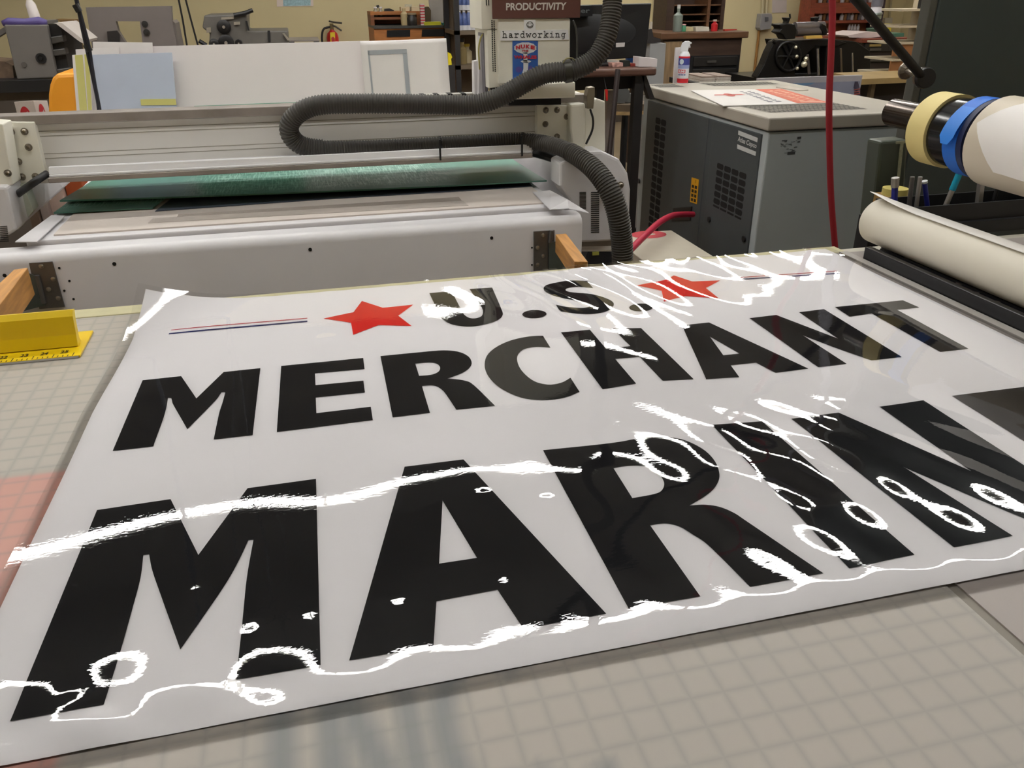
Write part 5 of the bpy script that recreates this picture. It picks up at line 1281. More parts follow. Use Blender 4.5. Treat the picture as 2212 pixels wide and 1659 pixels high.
cx_ = ay(718, 75, YFX).x; zt3 = ay(718, 65, YFX).z; zb3 = zt3 - .34; r = .058
MB().lathe([(r * .9, 0), (r, .01), (r, .27), (r * .85, .31), (r * .4, .335), (r * .3, .35)], (cx_, YFX, zb3), (0, 0, 1), 22).build('cylinder', mat('extinguisher_red', (186, 30, 34), .35, noise=.03), fx, smooth=True)
MB().py([(713, 70), (723.5, 69.5), (724, 92), (713.5, 92)], YFX - r * .95, .006).build('yellow_tag', mat('tag_yellow', (226, 198, 30), .5, noise=0), fx)
MB().box(cx_ - .018, cx_ + .018, YFX - .018, YFX + .018, zb3 + .34, zb3 + .40).build('valve', mat('valve_brass', (120, 104, 70), .4, .6), fx)
zz0 = zb3 + .39
MB().tube([(cx_ - .02, YFX, zz0 + .03), (cx_ + .03, YFX - .03, zz0 + .02), (cx_ + .10, YFX - .05, zz0 + .012)], .009, 6).build('lever', mat('lever_steel', (110, 106, 100), .4, .6), fx)
MB().tube([(cx_ - .01, YFX, zz0), (cx_ + .04, YFX - .03, zz0 - .02), (cx_ + .09, YFX - .05, zz0 - .055)], .009, 6).build('lever', mat('lever_steel', (110, 106, 100)), fx)
MB().tube(cat_spline([(cx_ - .015, YFX - .01, zz0 - .02), (cx_ - .08, YFX - .02, zz0 - .04), (cx_ - .105, YFX - .02, zz0 - .12), (cx_ - .10, YFX - .02, zz0 - .24), (cx_ - .095, YFX - .02, zz0 - .30)]), .010, 8).build('discharge_hose', m_blk, fx, smooth='all')
MB().box(cx_ - .02, cx_ + .02, YFX + .04, Y1, zb3 + .20, zb3 + .24).build('wall_bracket', m_blk, fx)
wp_ = MB().py([(597, -22), (676, -24), (677, 13), (598, 14.5)], Y1 - .004, .003).build('wall_poster', mat('poster_white', (222, 206, 196), .6, noise=0))
tag(wp_, 'white printed poster with pale blue lines pinned high on the wall', 'poster')
MB().py([(611, -14), (671, -15), (671, 12), (612, 13)], Y1 - .005, .001).build('printed_area', mat('poster_blue', (156, 188, 196), .6, noise=.25, scale=60), wp_)

# ---------------------------------------------------------------- wooden bench with hutch
YHB = 7.4
wbn = thing('wooden_bench', 'orange-brown wooden workbench with hutch, left of the cutter head', 'bench', ay(895, 100, YHB))
m_wd = wood('honey_wood', (178, 112, 54), .55, (3, 20, 20))
m_wdd = wood('brown_wood', (132, 78, 40), .55, (3, 20, 20))
def wz(py): return ay(890, py, YHB).z
xl_, xr_ = ay(808, 60, YHB).x, ay(984, 60, YHB).x
MB().box(xl_, xr_, YHB, YHB + .55, wz(61), wz(56)).build('counter', mat('counter_dark', (62, 62, 58), .5), wbn)
xh = ay(908, 40, YHB + .25).x
zh0, zh1 = wz(56), ay(850, 25, YHB + .25).z
MB().box(xl_, xh, YHB + .25, YHB + .55, zh1 - .025, zh1).build('hutch_top', m_wd, wbn)
MB().box(xl_, xl_ + .03, YHB + .25, YHB + .55, zh0, zh1 - .025).build('hutch_side', m_wdd, wbn)
MB().box(xh - .03, xh, YHB + .25, YHB + .55, zh0, zh1 - .025).build('hutch_side', m_wdd, wbn)
MB().box(xl_, xh, YHB + .53, YHB + .55, zh0, zh1).build('hutch_back', m_wd, wbn)
MB().box(xl_ + .03, ay(871, 40, YHB + .3).x, YHB + .27, YHB + .53, (zh0 + zh1) / 2 - .01, (zh0 + zh1) / 2 + .01).build('hutch_shelf', m_wdd, wbn)
MB().box(xl_, xr_, YHB + .02, YHB + .53, .05, wz(61)).build('bench_front', m_wd, wbn)
for a in ([(836, 65.5), (886, 64.5), (886, 79), (836, 80)], [(912, 63.5), (962, 62.5), (961, 78), (911, 79)]):
    MB().py(a, YHB + .012, .02).build('cubby_opening', m_dark, wbn)
MB().py([(970, 84), (984, 83), (986, 94), (972, 95)], YHB + .012, .01).build('latch_plate', m_grm, wbn)
MB().box(ay(970, 100, YHB).x, xr_, YHB - .002, YHB + .02, .05, wz(96)).build('lower_door', m_wdd, wbn)
def item(name, pix, y, dep, m, lab, cat, zrest=None, group=None):
    o = MB().py(pix, y, dep).build(name, m, bevel=0)
    if zrest is not None: o.location.z = zrest + .0005
    return tag(o, lab, cat, group)
zct = wz(56)
def jar(name, px, y, r, h, m, lab, cat, z, capm=None, neck=.5, group=None):
    x = ay(px, 50, y).x
    t = thing(name, lab, cat, (x, y, z), group)
    MB().lathe([(r * .95, 0), (r, .004), (r, h * .68), (r * neck, h * .80), (r * neck, h)], (x, y, z + .0005), (0, 0, 1), 14).build('body', m, t, smooth=True)
    if capm: MB().lathe([(r * neck * 1.2, h * .96), (r * neck * 1.2, h * 1.12), (.0001, h * 1.12)], (x, y, z), (0, 0, 1), 12).build('cap', capm, t, smooth=True)
    return t
jar('canister', 890, YHB + .12, .042, .085, mat('canister_dark', (44, 40, 36), .4), 'dark round canister on the wooden bench counter', 'canister', zct, mat('canister_lid', (150, 130, 100), .5), .8)
jar('spray_bottle', 874, YHB + .14, .03, .13, mat('bottle_cream', (196, 176, 132), .5), 'cream bottle left of the dark canister on the bench', 'bottle', zct, None)
ct_ = thing('striped_carton', 'narrow red and white striped carton on the bench counter', 'carton', ay(913, 52, YHB + .1)); zc_ = zct
xa1, xb1 = ay(909, 40, YHB + .1).x, ay(918, 40, YHB + .1).x
MB().box(xa1, xb1, YHB + .1, YHB + .14, zc_ + .0005, zc_ + .165).build('carton_body', mat('strip_white', (222, 206, 202), .5, noise=0), ct_)
for i in range(7): MB().box(xa1 - .0005, xb1 + .0005, YHB + .0992, YHB + .1408, zc_ + .012 + i * .022, zc_ + .022 + i * .022).build('red_stripe', mat('strip_red', (206, 66, 74), .5, noise=0), ct_)
item('yellow_tool_case', [(916, 50), (952, 48.5), (953, 55.5), (918, 56.5)], YHB + .06, .08, mat('case_yellow', (200, 196, 44), .5), 'yellow-green tool case on the bench counter', 'case', zct)
item('teal_case', [(956, 53), (982, 52.5), (982, 57.5), (958, 58)], YHB + .05, .08, mat('case_teal', (44, 132, 136), .5), 'teal case at the right end of the bench counter', 'case', zct)
item('brown_canister', [(910, 18), (926, 16), (931, 24), (931, 52), (918, 54)], YHB + .3, .1, mat('canister_olive', (92, 76, 52), .5), 'olive brown canister right of the bench hutch', 'canister', zct)
item('white_carton', [(866, 16), (885, 15), (885, 24.5), (867, 25)], YHB + .3, .1, mat('carton_cream', (212, 198, 164), .6), 'cream carton on the bench hutch, left of the other', 'carton', zh1)
item('white_carton', [(889, 15), (911, 14), (911, 24), (889, 24.5)], YHB + .3, .1, mat('carton_cream', (212, 198, 164)), 'cream carton on the bench hutch, right of the other', 'carton', zh1)
item('photo_card', [(874, 0), (889, 0), (890, 14), (873, 15)], YHB + .36, .01, mat('card_grey', (186, 180, 158), .5, noise=.3, scale=50), 'small picture card behind the cream cartons on the hutch', 'card', zh1)
item('desk_lamp_base', [(832, 19), (842, 18), (852, 22), (850, 24), (831, 24)], YHB + .35, .08, m_blk, 'small black lamp base on top of the hutch', 'lamp', zh1)
for i, (px, w) in enumerate([(813, 4), (824, 4)]):
    jar('jar', px, YHB + .35, .018, .07, mat('jar_glass', (150, 142, 120), .2), ['small glass jar leftmost inside the hutch', 'small glass jar second from the left inside the hutch'][i], 'jar', (zh0 + zh1) / 2 + .0105, m_wht, .7, 'jars inside the bench hutch')
item('coat_hook', [(813, 12), (818, 11), (820, 14), (817, 17), (813, 16)], Y1 - .04, .04, m_blk, 'small black hook fixed on the wall above the bench', 'hook')
item('metal_sheet', [(921, -40), (955, -40), (962, 48), (932, 50)], YHB + .42, .01, mat('sheet_grey', (164, 158, 150), .5), 'tall grey metal sheet leaning behind the bench', 'sheet', zct)
item('yellow_plastic_piece', [(968, 113), (974, 116), (977, 124), (974.5, 127), (976, 140), (968, 141)], 6.45, .02, mat('guard_yellow', (226, 206, 30), .5), 'yellow plastic piece showing at the right edge of the white panel', 'plastic piece')
_y = bpy.data.objects['yellow_plastic_piece']
MB().box(_y.location.x - .06, _y.location.x + .03, 6.43, 6.50, 0, _y.location.z - .001).build('small_stool', mat('stool_dark', (40, 36, 34), .6))
tag(bpy.data.objects['small_stool'], 'small dark stool under the yellow plastic piece', 'stool')

# ---------------------------------------------------------------- steel shelf rack
YS2 = 7.0 - .25
rk = thing('shelf_rack', 'dark steel shelf rack with bottle packs, between the bench and the cutter head', 'shelf', ay(1010, 140, YS2))
m_rk = mat('rack_steel', (48, 46, 46), .5, .3)
xk0, xk1 = ay(982, 60, YS2).x, ay(1075, 60, YS2).x
for x in (xk0, xk1 - .04):
    for y in (YS2, YS2 + .45): MB().box(x, x + .04, y, y + .04, 0, 1.95).build('upright', m_rk, rk)
zs = [ay(1010, 66, YS2).z, ay(1010, 141, YS2).z, ay(1010, -30, YS2).z]
for z in zs: MB().box(xk0, xk1, YS2, YS2 + .49, z - .03, z).build('shelf_board', mat('rack_shelf', (104, 90, 72), .6), rk)
MB().box(xk0, xk1, YS2 + .47, YS2 + .49, .2, 1.9).build('rack_back', mat('rack_back_brown', (96, 80, 62), .7), rk)
m_bb = mat('bottle_blue_label', (76, 92, 140), .3, noise=.3, scale=80); m_bw = mat('bottle_pale', (208, 208, 212), .3)
for i in range(4):
    for row in (0, 1):
        x = ay(993 + i * 10.0, 60, YS2 + .06).x
        z0 = zs[0] + .001 + row * .142
        t = thing('drink_bottle', 'blue and white labelled bottle in the pack on the steel rack', 'bottle', (x, YS2 + .06, z0), 'packed bottles on the steel rack')
        MB().lathe([(.022, 0), (.023, .004), (.023, .035)], (x, YS2 + .06, z0), (0, 0, 1), 12).build('lower_body', m_bw, t, smooth=True)
        MB().lathe([(.0232, .035), (.0232, .105), (.010, .128)], (x, YS2 + .06, z0), (0, 0, 1), 12).build('label_wrap', m_bb, t, smooth=True)
        MB().lathe([(.011, .124), (.011, .139), (.0001, .139)], (x, YS2 + .06, z0), (0, 0, 1), 10).build('cap', m_wht, t, smooth=True)
jar('glass_bottle', 997, YS2 + .12, .035, .17, mat('amber_glass', (146, 128, 88), .25), 'brown glass bottle on the lower rack shelf', 'bottle', zs[1], m_blk, .45)
jar('plastic_jug', 1006, YS2 + .20, .045, .13, mat('jug_pale', (186, 172, 140), .4), 'pale jug behind the brown glass bottle on the lower rack shelf', 'jug', zs[1], mat('jug_cap', (190, 160, 40), .5), .5)

# ---------------------------------------------------------------- cartons on the floor left of the cutter bed
for nm, pa, pb, y, rgb, lab, c_ in [('storage_box', 50, 76, 2.95, (92, 74, 60), 'dark brown box on the floor left of the cutter bed', 'box'), ('storage_box', 77, 101, 2.97, (150, 136, 130), 'grey box between the dark brown and beige boxes left of the bed', 'box'),
                             ('storage_box', 102, 143, 3.0, (190, 168, 156), 'beige box left of the cutter bed, second from the bed', 'box'), ('storage_crate', 144, 186, 3.02, (176, 84, 40), 'orange-brown crate beside the left edge of the cutter bed', 'crate')]:
    xa_, xb_ = ay(pa, 420, y).x, ay(pb, 420, y).x - .006
    tag(MB().box(xa_, min(xb_, -.62), y, y + .18, 0, .80).build(nm, mat(nm + lab[:4], rgb, .65, noise=.08), bevel=.003), lab, c_)
# ================================================================ desk with monitor
YMN = 3.55
dk = thing('computer_desk', 'dark brown desk with rounded edge carrying the black monitor', 'desk', (1.3, 3.7, 0))
zd = ay(1345, 147, 3.42).z
m_desk = mat('desk_brown', (92, 64, 52), .4, noise=.08); m_dkb = mat('desk_black', (30, 27, 26), .6)
xa0, xb0 = ay(1236, 150, 3.42).x - .25, ay(1416, 146, 3.42).x
MB().box(xa0, xb0, 3.40, 4.0, zd - .032, zd).build('desk_top', m_desk, dk, bevel=.010, seg=3)
MB().box(xa0 + .05, ay(1378, 170, 3.5).x, 3.50, 3.53, ay(1345, 192, 3.5).z, zd - .032).build('modesty_panel', m_dkb, dk)
MB().py([(1383, 156), (1393, 155), (1415, 215), (1404, 215)], 3.44, .04).build('desk_brace', m_dkb, dk)
for x, y in ((xa0 + .04, 3.46), (xb0 - .06, 3.46), (xa0 + .04, 3.94), (xb0 - .06, 3.94)): MB().box(x - .02, x + .02, y - .02, y + .02, 0, zd - .032).build('leg', m_dkb, dk)
mn = thing('monitor', 'large black computer monitor seen from behind, beside the cutter head', 'monitor', ay(1300, 140, YMN))
q = [ay(1125, 14, YMN + .10), ay(1408, 7, YMN), ay(1395, 124, YMN), ay(1135, 138, YMN + .10)]
MB().prism([q[0], q[1], q[2], q[3]], (0, .022, 0)).build('back_shell', mat('monitor_black', (24, 24, 26), .38, noise=0), mn, bevel=.004)
vs = [quad_map(q, .5, .42) + Vector((0, -.045, 0))]; n_ = 36
# swelling in the middle of the back
inner, outer = [], []
for k in range(n_):
    a = 2 * math.pi * k / n_
    outer.append(quad_map(q, .5 + .40 * math.cos(a), .52 + .36 * math.sin(a)) + Vector((0, -.0005, 0)))
    inner.append(quad_map(q, .5 + .22 * math.cos(a), .52 + .20 * math.sin(a)) + Vector((0, -.014, 0)))
MB().raw(outer + inner, [[k, (k + 1) % n_, n_ + (k + 1) % n_, n_ + k] for k in range(n_)] + [list(range(n_, 2 * n_))]).build('back_bulge', mat('monitor_bulge', (28, 28, 30), .5, noise=0), mn, smooth=True)
lq = [ay(1237, 29, YMN), ay(1277, 28, YMN), ay(1278, 18, YMN), ay(1238, 18, YMN)]
yo = Vector((0, min(q[1].y, q[2].y) - .042 - YMN, 0))
MB().prism([ay(1230, 36, YMN - .01), ay(1280, 35, YMN - .01), ay(1280, 12, YMN - .01), ay(1230, 12, YMN - .01)], (0, .06, 0)).build('logo_pad', mat('monitor_black', (24, 24, 26)), mn)
put(MB(), text2d('acer', .02), [ay(1235, 28.5, YMN - .0115), ay(1274, 28, YMN - .0115), ay(1274, 20.5, YMN - .0115), ay(1235, 21, YMN - .0115)]).build('logo_lettering', mat('logo_grey', (92, 96, 96), .4, noise=0), mn)
MB().py([(1331, 93), (1350, 92), (1349, 101), (1331, 102)], YMN - .022, .004).build('info_label', mat('info_white', (196, 192, 190), .5, noise=0), mn)
pc = ay(1290, 120, YMN + .05)
MB().box(pc.x - .04, pc.x + .04, YMN + .03, YMN + .07, zd, pc.z).build('stand_neck', m_blk, mn)
MB().box(pc.x - .13, pc.x + .10, YMN - .03, YMN + .16, zd + .0005, zd + .012).build('stand_base', m_blk, mn, bevel=.003)
item('tissue_box', [(1381, 121), (1420, 125), (1419, 142), (1380, 142)], 3.43, .07, mat('tissue_white', (214, 206, 206), .6), 'white tissue box at the right end of the desk', 'box', zd)
item('blue_folder', [(1354, 124), (1380, 123), (1381, 137), (1356, 134)], 3.60, .02, mat('folder_blue', (42, 112, 206), .45), 'bright blue folder standing behind the tissue box', 'folder', zd)
item('dark_box', [(1347, 132), (1361, 131), (1362, 143), (1347, 144)], 3.48, .05, mat('box_black_green', (38, 42, 38), .5), 'small dark box left of the tissue box', 'box', zd)
item('red_plug', [(1363, 136), (1376, 135), (1377, 141), (1363, 142)], 3.47, .03, mat('plug_red', (150, 60, 50), .5, noise=.4, scale=60), 'small red and olive plug in front of the blue folder', 'plug', zd)
item('tin', [(1322, 134), (1346, 133), (1346, 141), (1324, 143)], 3.46, .05, mat('tin_red', (190, 150, 140), .4, noise=.6, scale=70), 'red and cream tin at the left under the monitor', 'tin', zd)
# things in the gap below the desk
slab('red_tag', [(1307, 193), (1313, 193), (1313, 217), (1310, 218)], 3.38, .004, mat('tag_red', (206, 40, 34), .5, noise=0), 'small red tag hanging below the desk', 'tag')
MB().tube([ay(1310, 194, 3.382), Vector((ay(1310, 194, 3.382).x, 3.42, zd - .033))], .0015, 6).build('tag_cord', m_dkb, bpy.data.objects['red_tag'])
p0, p1 = ay(1335, 150, 3.37), ay(1317, 325, 3.30)
d_ = (p1 - p0).normalized(); p2 = p1 + d_ * ((p1.z - .01) / -d_.z)
tag(MB().tube([p0, p1, p2], .011, 10).build('leaning_pole', mat('pole_dark', (44, 32, 30), .5)), 'dark pole leaning on the desk front', 'pole')
stl = thing('floor_stand', 'grey metal floor stand behind the leaning pole', 'stand', ay(1322, 330, 3.7))
MB().box(ay(1311, 250, 3.6).x, ay(1330, 250, 3.6).x, 3.6, 3.64, .01, ay(1320, 196, 3.6).z).build('stand_post', m_grm, stl)
MB().box(ay(1305, 250, 3.6).x, ay(1345, 250, 3.6).x, 3.55, 3.75, 0, .03).build('stand_foot', m_blk, stl)
sc = thing('swivel_stool', 'wooden rimmed stool with tools on its seat, in the gap left of the compressor', 'stool', ay(1351, 330, 4.3))
sx = ay(1351, 235, 4.3); zst = ay(1351, 221, 4.3).z
MB().lathe([(.115, -.035), (.118, 0), (.0001, 0)], (sx.x, 4.3, zst), (0, 0, 1), 24).build('seat', mat('seat_brown', (96, 82, 66), .5), sc, smooth=True)
MB().lathe([(.119, -.05), (.126, -.05), (.126, -.034), (.119, -.034)], (sx.x, 4.3, zst), (0, 0, 1), 24).build('wood_rim', wood('rim_wood', (170, 140, 96)), sc, smooth=True)
MB().cyl((sx.x, 4.3, .12), (sx.x, 4.3, zst - .04), .018, 10).build('column', m_blk, sc)
for k in range(5):
    a = k * 2 * math.pi / 5 + .4; e_ = Vector((sx.x + .2 * math.cos(a), 4.3 + .2 * math.sin(a), .07))
    MB().tube([(sx.x, 4.3, .13), e_], .012, 8).build('leg', m_blk, sc)
    MB().lathe([(.028, -.012), (.028, .012)], e_ + Vector((0, 0, -.04)), (math.sin(a), -math.cos(a), 0), 14).build('caster', mat('caster_grey', (110, 108, 104), .4), sc, smooth=True)
tl = thing('tape_gun', 'grey tape gun lying on the stool seat', 'tape gun', (sx.x, 4.3, zst))
MB().lathe([(.030, -.02), (.045, -.02), (.045, .02), (.030, .02)], (sx.x - .045, 4.27, zst + .0465), (0, 1, 0), 20).build('tape_wheel', mat('wheel_grey', (84, 84, 82), .4), tl, smooth=True)
MB().box(sx.x - .02, sx.x + .06, 4.255, 4.275, zst + .001, zst + .05).build('gun_frame', mat('gun_grey', (104, 104, 102), .4, .4), tl, bevel=.004)
MB().sphere((sx.x + .055, 4.25, zst + .022), .020, 8).build('white_knob', mat('knob_white', (206, 198, 180), .4, noise=0), tl, smooth='all')

# ================================================================ back wall, middle: type cabinet
YTC = 5.9
tcb = thing('type_cabinet', 'dark wooden type case cabinet with hutch and black drawers, behind the spray can', 'cabinet', ay(1470, 175, YTC))
m_wal = wood('walnut', (98, 66, 42), .5, (3, 20, 20)); m_wal2 = wood('dark_walnut', (62, 44, 34), .5, (3, 20, 20)); m_tan = wood('tan_wood', (136, 112, 82), .55, (20, 20, 3))
zT = ay(1470, 70, YTC).z
xl0, xr0 = ay(1432, 100, YTC).x, ay(1608, 100, YTC).x
MB().box(xl0 - .03, xr0 + .015, YTC - .02, YTC + .62, zT - .045, zT).build('cabinet_top', m_wal, tcb, bevel=.006)
MB().box(xl0, xr0 - .02, YTC + .01, YTC + .60, .05, zT - .045).build('cabinet_body', m_wal2, tcb)
xm = ay(1500, 100, YTC).x
MB().box(xl0 + .01, xm - .10, YTC - .004, YTC + .02, .06, zT - .06).build('side_bay', m_tan, tcb)
MB().box(xm - .02, xr0 - .03, YTC, YTC + .02, .06, zT - .16).build('drawer_recess', m_dark, tcb)
m_drw = mat('drawer_black', (36, 33, 30), .45, noise=.1)
zdr = zT - .16
for i in range(6):
    z1 = zdr - i * .085
    d0 = MB().box(xm, xr0 - .05, YTC - .012, YTC + .015, z1 - .073, z1 - .008).build('drawer', m_drw, tcb, bevel=.003)
    xx = (xm + xr0) / 2 - .06
    MB().box(xx - .035, xx + .035, YTC - .022, YTC - .012, z1 - .048, z1 - .034).build('drawer_pull', mat('pull_brass', (168, 150, 100) if i in (2, 3) else (96, 92, 86), .4, .6) if i == 99 else (mat('pull_brass', (172, 150, 92), .4, .5) if i in (2, 3) else mat('pull_grey', (96, 92, 86), .4, .5)), d0)
xh0, xh1 = ay(1437, 30, YTC + .35).x, ay(1562, 30, YTC + .35).x
MB().box(xh0, xh1, YTC + .56, YTC + .58, zT, zT + .75).build('hutch_back', m_wal2, tcb)
MB().box(xh0, xh0 + .06, YTC + .33, YTC + .56, zT, zT + .75).build('hutch_side', m_wal2, tcb)
MB().box(xh1 - .03, xh1, YTC + .33, YTC + .56, zT, zT + .75).build('hutch_side', m_wal2, tcb)
MB().box(ay(1525, 30, YTC + .35).x, ay(1531, 30, YTC + .35).x, YTC + .33, YTC + .56, zT, zT + .75).build('hutch_divider', m_wal, tcb)
for py_ in (10, 30, 45):
    z = ay(1500, py_, YTC + .35).z
    MB().box(xh0 + .06, xh1 - .03, YTC + .34, YTC + .56, z - .008, z).build('hutch_shelf', m_wal, tcb)
def onT(name, pix, y, dep, m, lab, cat): return item(name, pix, YTC + y, dep, m, lab, cat, zT)
jar('pump_bottle', 1464, YTC + .12, .034, .16, mat('bottle_greygreen', (128, 138, 130), .35), 'grey-green pump bottle on the type cabinet', 'bottle', zT, mat('pump_white', (206, 206, 202), .4, noise=0), .3)
jar('small_jar', 1478, YTC + .10, .016, .045, mat('jar_green', (70, 140, 104), .4), 'small green jar beside the grey-green pump bottle', 'jar', zT, mat('jar_pink', (200, 150, 150), .4), .8)
jar('red_can', 1544, YTC + .08, .024, .07, mat('can_bright_red', (190, 36, 42), .35), 'red can with pale cap on the type cabinet', 'can', zT, mat('can_pale_cap', (190, 176, 166), .4), .5)
onT('paperback_stack', [(1481, 58), (1498, 57), (1498, 66), (1481, 67)], .1, .1, mat('books_cream', (186, 172, 134), .6, noise=.2, scale=40), 'low cream stack of paper left on the type cabinet top', 'stack')
onT('white_book', [(1504, 58), (1532, 57), (1532, 66), (1504, 67)], .08, .12, mat('book_white', (202, 196, 182), .6), 'white book lying in the middle of the type cabinet top', 'book')
onT('hand_tool', [(1566, 62), (1592, 61.5), (1592, 64), (1575, 65), (1566, 66)], .06, .03, mat('tool_red', (170, 56, 44), .4), 'red handled tool at the right end of the type cabinet', 'tool')
lt = thing('magazine_table', 'low dark side table with magazines, half hidden by the compressor', 'table', ay(1540, 178, 4.6))
zm = ay(1540, 177, 4.6).z
MB().box(ay(1500, 177, 4.6).x, ay(1582, 177, 4.6).x, 4.55, 4.95, zm - .03, zm).build('table_top', m_dkb, lt)
for x in (ay(1504, 177, 4.6).x, ay(1578, 177, 4.6).x - .03): MB().box(x, x + .03, 4.6, 4.63, 0, zm - .03).build('leg', m_dkb, lt)
for i, (a, b_) in enumerate(((1508, 1540), (1543, 1574))):
    x0, x1 = ay(a, 177, 4.6).x, ay(b_, 177, 4.6).x
    for k in range(4):
        o = MB().box(x0 + .004 * k, x1 + .003 * (k % 2), 4.58, 4.80, zm + .0005 + k * .0085, zm + .0083 + k * .0085).build('magazine', mat('magazine_%s' % 'abcd'[k], [(206, 198, 186), (180, 168, 156), (196, 186, 176), (150, 132, 120)][k], .5, noise=.2, scale=40))
        tag(o, 'magazine in the %s pile behind the compressor' % ('left' if i == 0 else 'right'), 'magazine', 'magazines in the %s pile' % ('left' if i == 0 else 'right'))
# conduits, boxes
YCW = Y1 - .03
m_cond = mat('conduit_paint', (186, 174, 142), .5)
def conduit(lab, px0, px1, py1, r=.014, m=m_cond, top=None):
    a, b_ = ay(px0, 0, YCW), ay(px1, py1, YCW); d_ = (a - b_).normalized()
    p_ = [a + d_ * ((ZC - a.z) / d_.z), b_]; p_[0].y = p_[1].y = YCW
    return tag(MB().tube(p_, r, 8).build('conduit_pipe', m), lab, 'pipe')
conduit('thin conduit pipe on the wall right of the monitor, left of its twin', 1413, 1411, 47); conduit('thin conduit pipe on the wall right of the monitor, right of its twin', 1423, 1421, 49)
item('outlet_box', [(1405, 47), (1414, 47), (1417, 66), (1403, 67)], Y1 - .06, .06, mat('outlet_white', (196, 190, 178), .5), 'pale outlet box on the wall right of the monitor', 'outlet')
tag(MB().tube([ay(1420, 56, YCW - .02) + Vector((.05 * math.cos(t * math.pi / 10), 0, .06 * math.sin(t * math.pi / 10))) for t in range(21)], .012, 6).build('cable_coil', mat('coil_grey', (150, 146, 134), .5)), 'grey cable coil hanging beside the pale outlet box', 'cable')
slab('work_lamp', [(1401, 64), (1408, 62), (1412, 80), (1427, 84), (1427, 92), (1398, 94)], 4.4, .06, mat('lamp_black', (44, 40, 40), .5), 'black work lamp clamp showing right of the monitor edge', 'lamp')
_o = bpy.data.objects['work_lamp']
tag(MB().box(_o.location.x - .02, _o.location.x + .07, 4.4, 4.47, 0, _o.location.z - .001).build('filing_cabinet', mat('filing_grey', (150, 150, 150), .5)), 'pale grey filing cabinet right of the monitor', 'cabinet')
eb = thing('switch_box', 'grey electrical switch box on the cream wall above the black press', 'switch box', ay(1655, 62, Y1))
MB().py([(1645, 30), (1667, 29), (1669, 38), (1666, 62), (1644, 66), (1641, 60)], Y1 - .10, .10).build('box_body', mat('switch_grey', (142, 140, 140), .45), eb, bevel=.006)
MB().py([(1653, 37), (1660, 37), (1660, 45), (1653, 46)], Y1 - .108, .01).build('switch_plate', mat('switch_plate', (88, 88, 92), .4), eb)
MB().cyl(ay(1668, 53, Y1 - .09), ay(1671, 54, Y1 - .12), .014, 10).build('switch_lever', m_blk, eb)
conduit('pipe entering the grey switch box, leftmost of the two above it', 1648, 1647, 31); conduit('pipe entering the grey switch box, rightmost of the two above it', 1657, 1655, 30)
tag(MB().tube([Vector((ay(1640, 66, YCW).x, YCW, ay(1640, 66, YCW).z)), Vector((ay(1640, 66, YCW).x, YCW, .0))], .015, 8).build('conduit_pipe', mat('conduit_rust', (150, 106, 50), .55)), 'rust coloured pipe running down the wall from the switch box', 'pipe')
tag(MB().py([(1669, -30), (1700, -30), (1699, 27), (1668, 28)], Y1 - .006, .005).build('wall_notice', mat('notice_white', (196, 184, 178), .6)), 'blank white notice on the wall right of the switch box', 'notice')

# ================================================================ platen press
YPR = 5.3
pp = thing('platen_press', 'old black cast iron platen printing press with shiny rods, right of the type cabinet', 'printing press', ay(1740, 165, YPR))
m_iron = mat('cast_iron_black', (22, 21, 21), .35, .2, noise=.15, scale=15); m_chr = mat('polished_rod', (210, 206, 204), .2, .9, noise=0)
def pr_(name, pix, dy, dep, m=m_iron, bev=.006): return MB().py(pix, YPR + dy, dep).build(name, m, pp, bevel=bev)
pr_('side_frame', [(1634, 168), (1650, 140), (1661, 112), (1672, 90), (1682, 86), (1694, 87), (1700, 100), (1712, 130), (1720, 168)], 0, .08)
pr_('side_frame', [(1780, 168), (1786, 90), (1800, 84), (1850, 90), (1880, 110), (1882, 165)], .05, .08)
pr_('bed_casting', [(1700, 88), (1800, 84), (1830, 92), (1810, 100), (1760, 100), (1735, 125), (1712, 130)], .04, .30)
pr_('back_casting', [(1690, 95), (1800, 92), (1800, 168), (1640, 168), (1650, 140)], .38, .08)
pr_('ink_fountain', [(1683, 53), (1700, 50), (1718, 52), (1722, 66), (1718, 84), (1697, 86), (1692, 76), (1681, 70), (1688, 62)], .02, .10)
pr_('fountain_key', [(1696, 38), (1709, 38), (1704, 50), (1706, 53), (1697, 53), (1700, 46)], .04, .05)
pr_('fountain_key', [(1758, 38), (1771, 36), (1768, 46), (1770, 52), (1760, 52)], .12, .05)
MB().tube([ay(1706, 30, YPR + .06), ay(1707, 40, YPR + .06)], .006, 6).build('key_stem', m_iron, pp)
MB().cyl(ay(1716, 58, YPR + .08), ay(1778, 56, YPR + .12), .030, 16).build('ink_roller', mat('roller_steel', (150, 142, 142), .25, .7), pp, smooth=True)
MB().cyl(ay(1718, 70, YPR + .06), ay(1782, 68, YPR + .10), .026, 16).build('ink_roller', mat('roller_dark', (96, 88, 86), .3, .4), pp, smooth=True)
pr_('end_cap', [(1776, 50), (1786, 56), (1788, 70), (1780, 76), (1774, 64)], .06, .10)
pr_('feed_strip', [(1741, 78), (1776, 76.5), (1777, 82.5), (1741, 84)], .0, .03, mat('strip_ochre', (196, 158, 76), .5), 0)
for x0, x1, w, ya, yb2, m_ in [(1766, 1768, 6, 105, 163, m_chr), (1744, 1748, 7, 118, 160, mat('rod_dull', (120, 112, 108), .3, .7)), (1816, 1818, 5, 105, 157, mat('rod_brown', (120, 104, 84), .35, .6)), (1841, 1842, 4, 114, 158, m_chr)]:
    a, b_ = ay(x0, ya, YPR - .03), ay(x1, yb2, YPR - .03); MB().cyl(a, b_, w * YPR / 1760 / 2 * .95, 12).build('guide_rod', m_, pp, smooth=True)
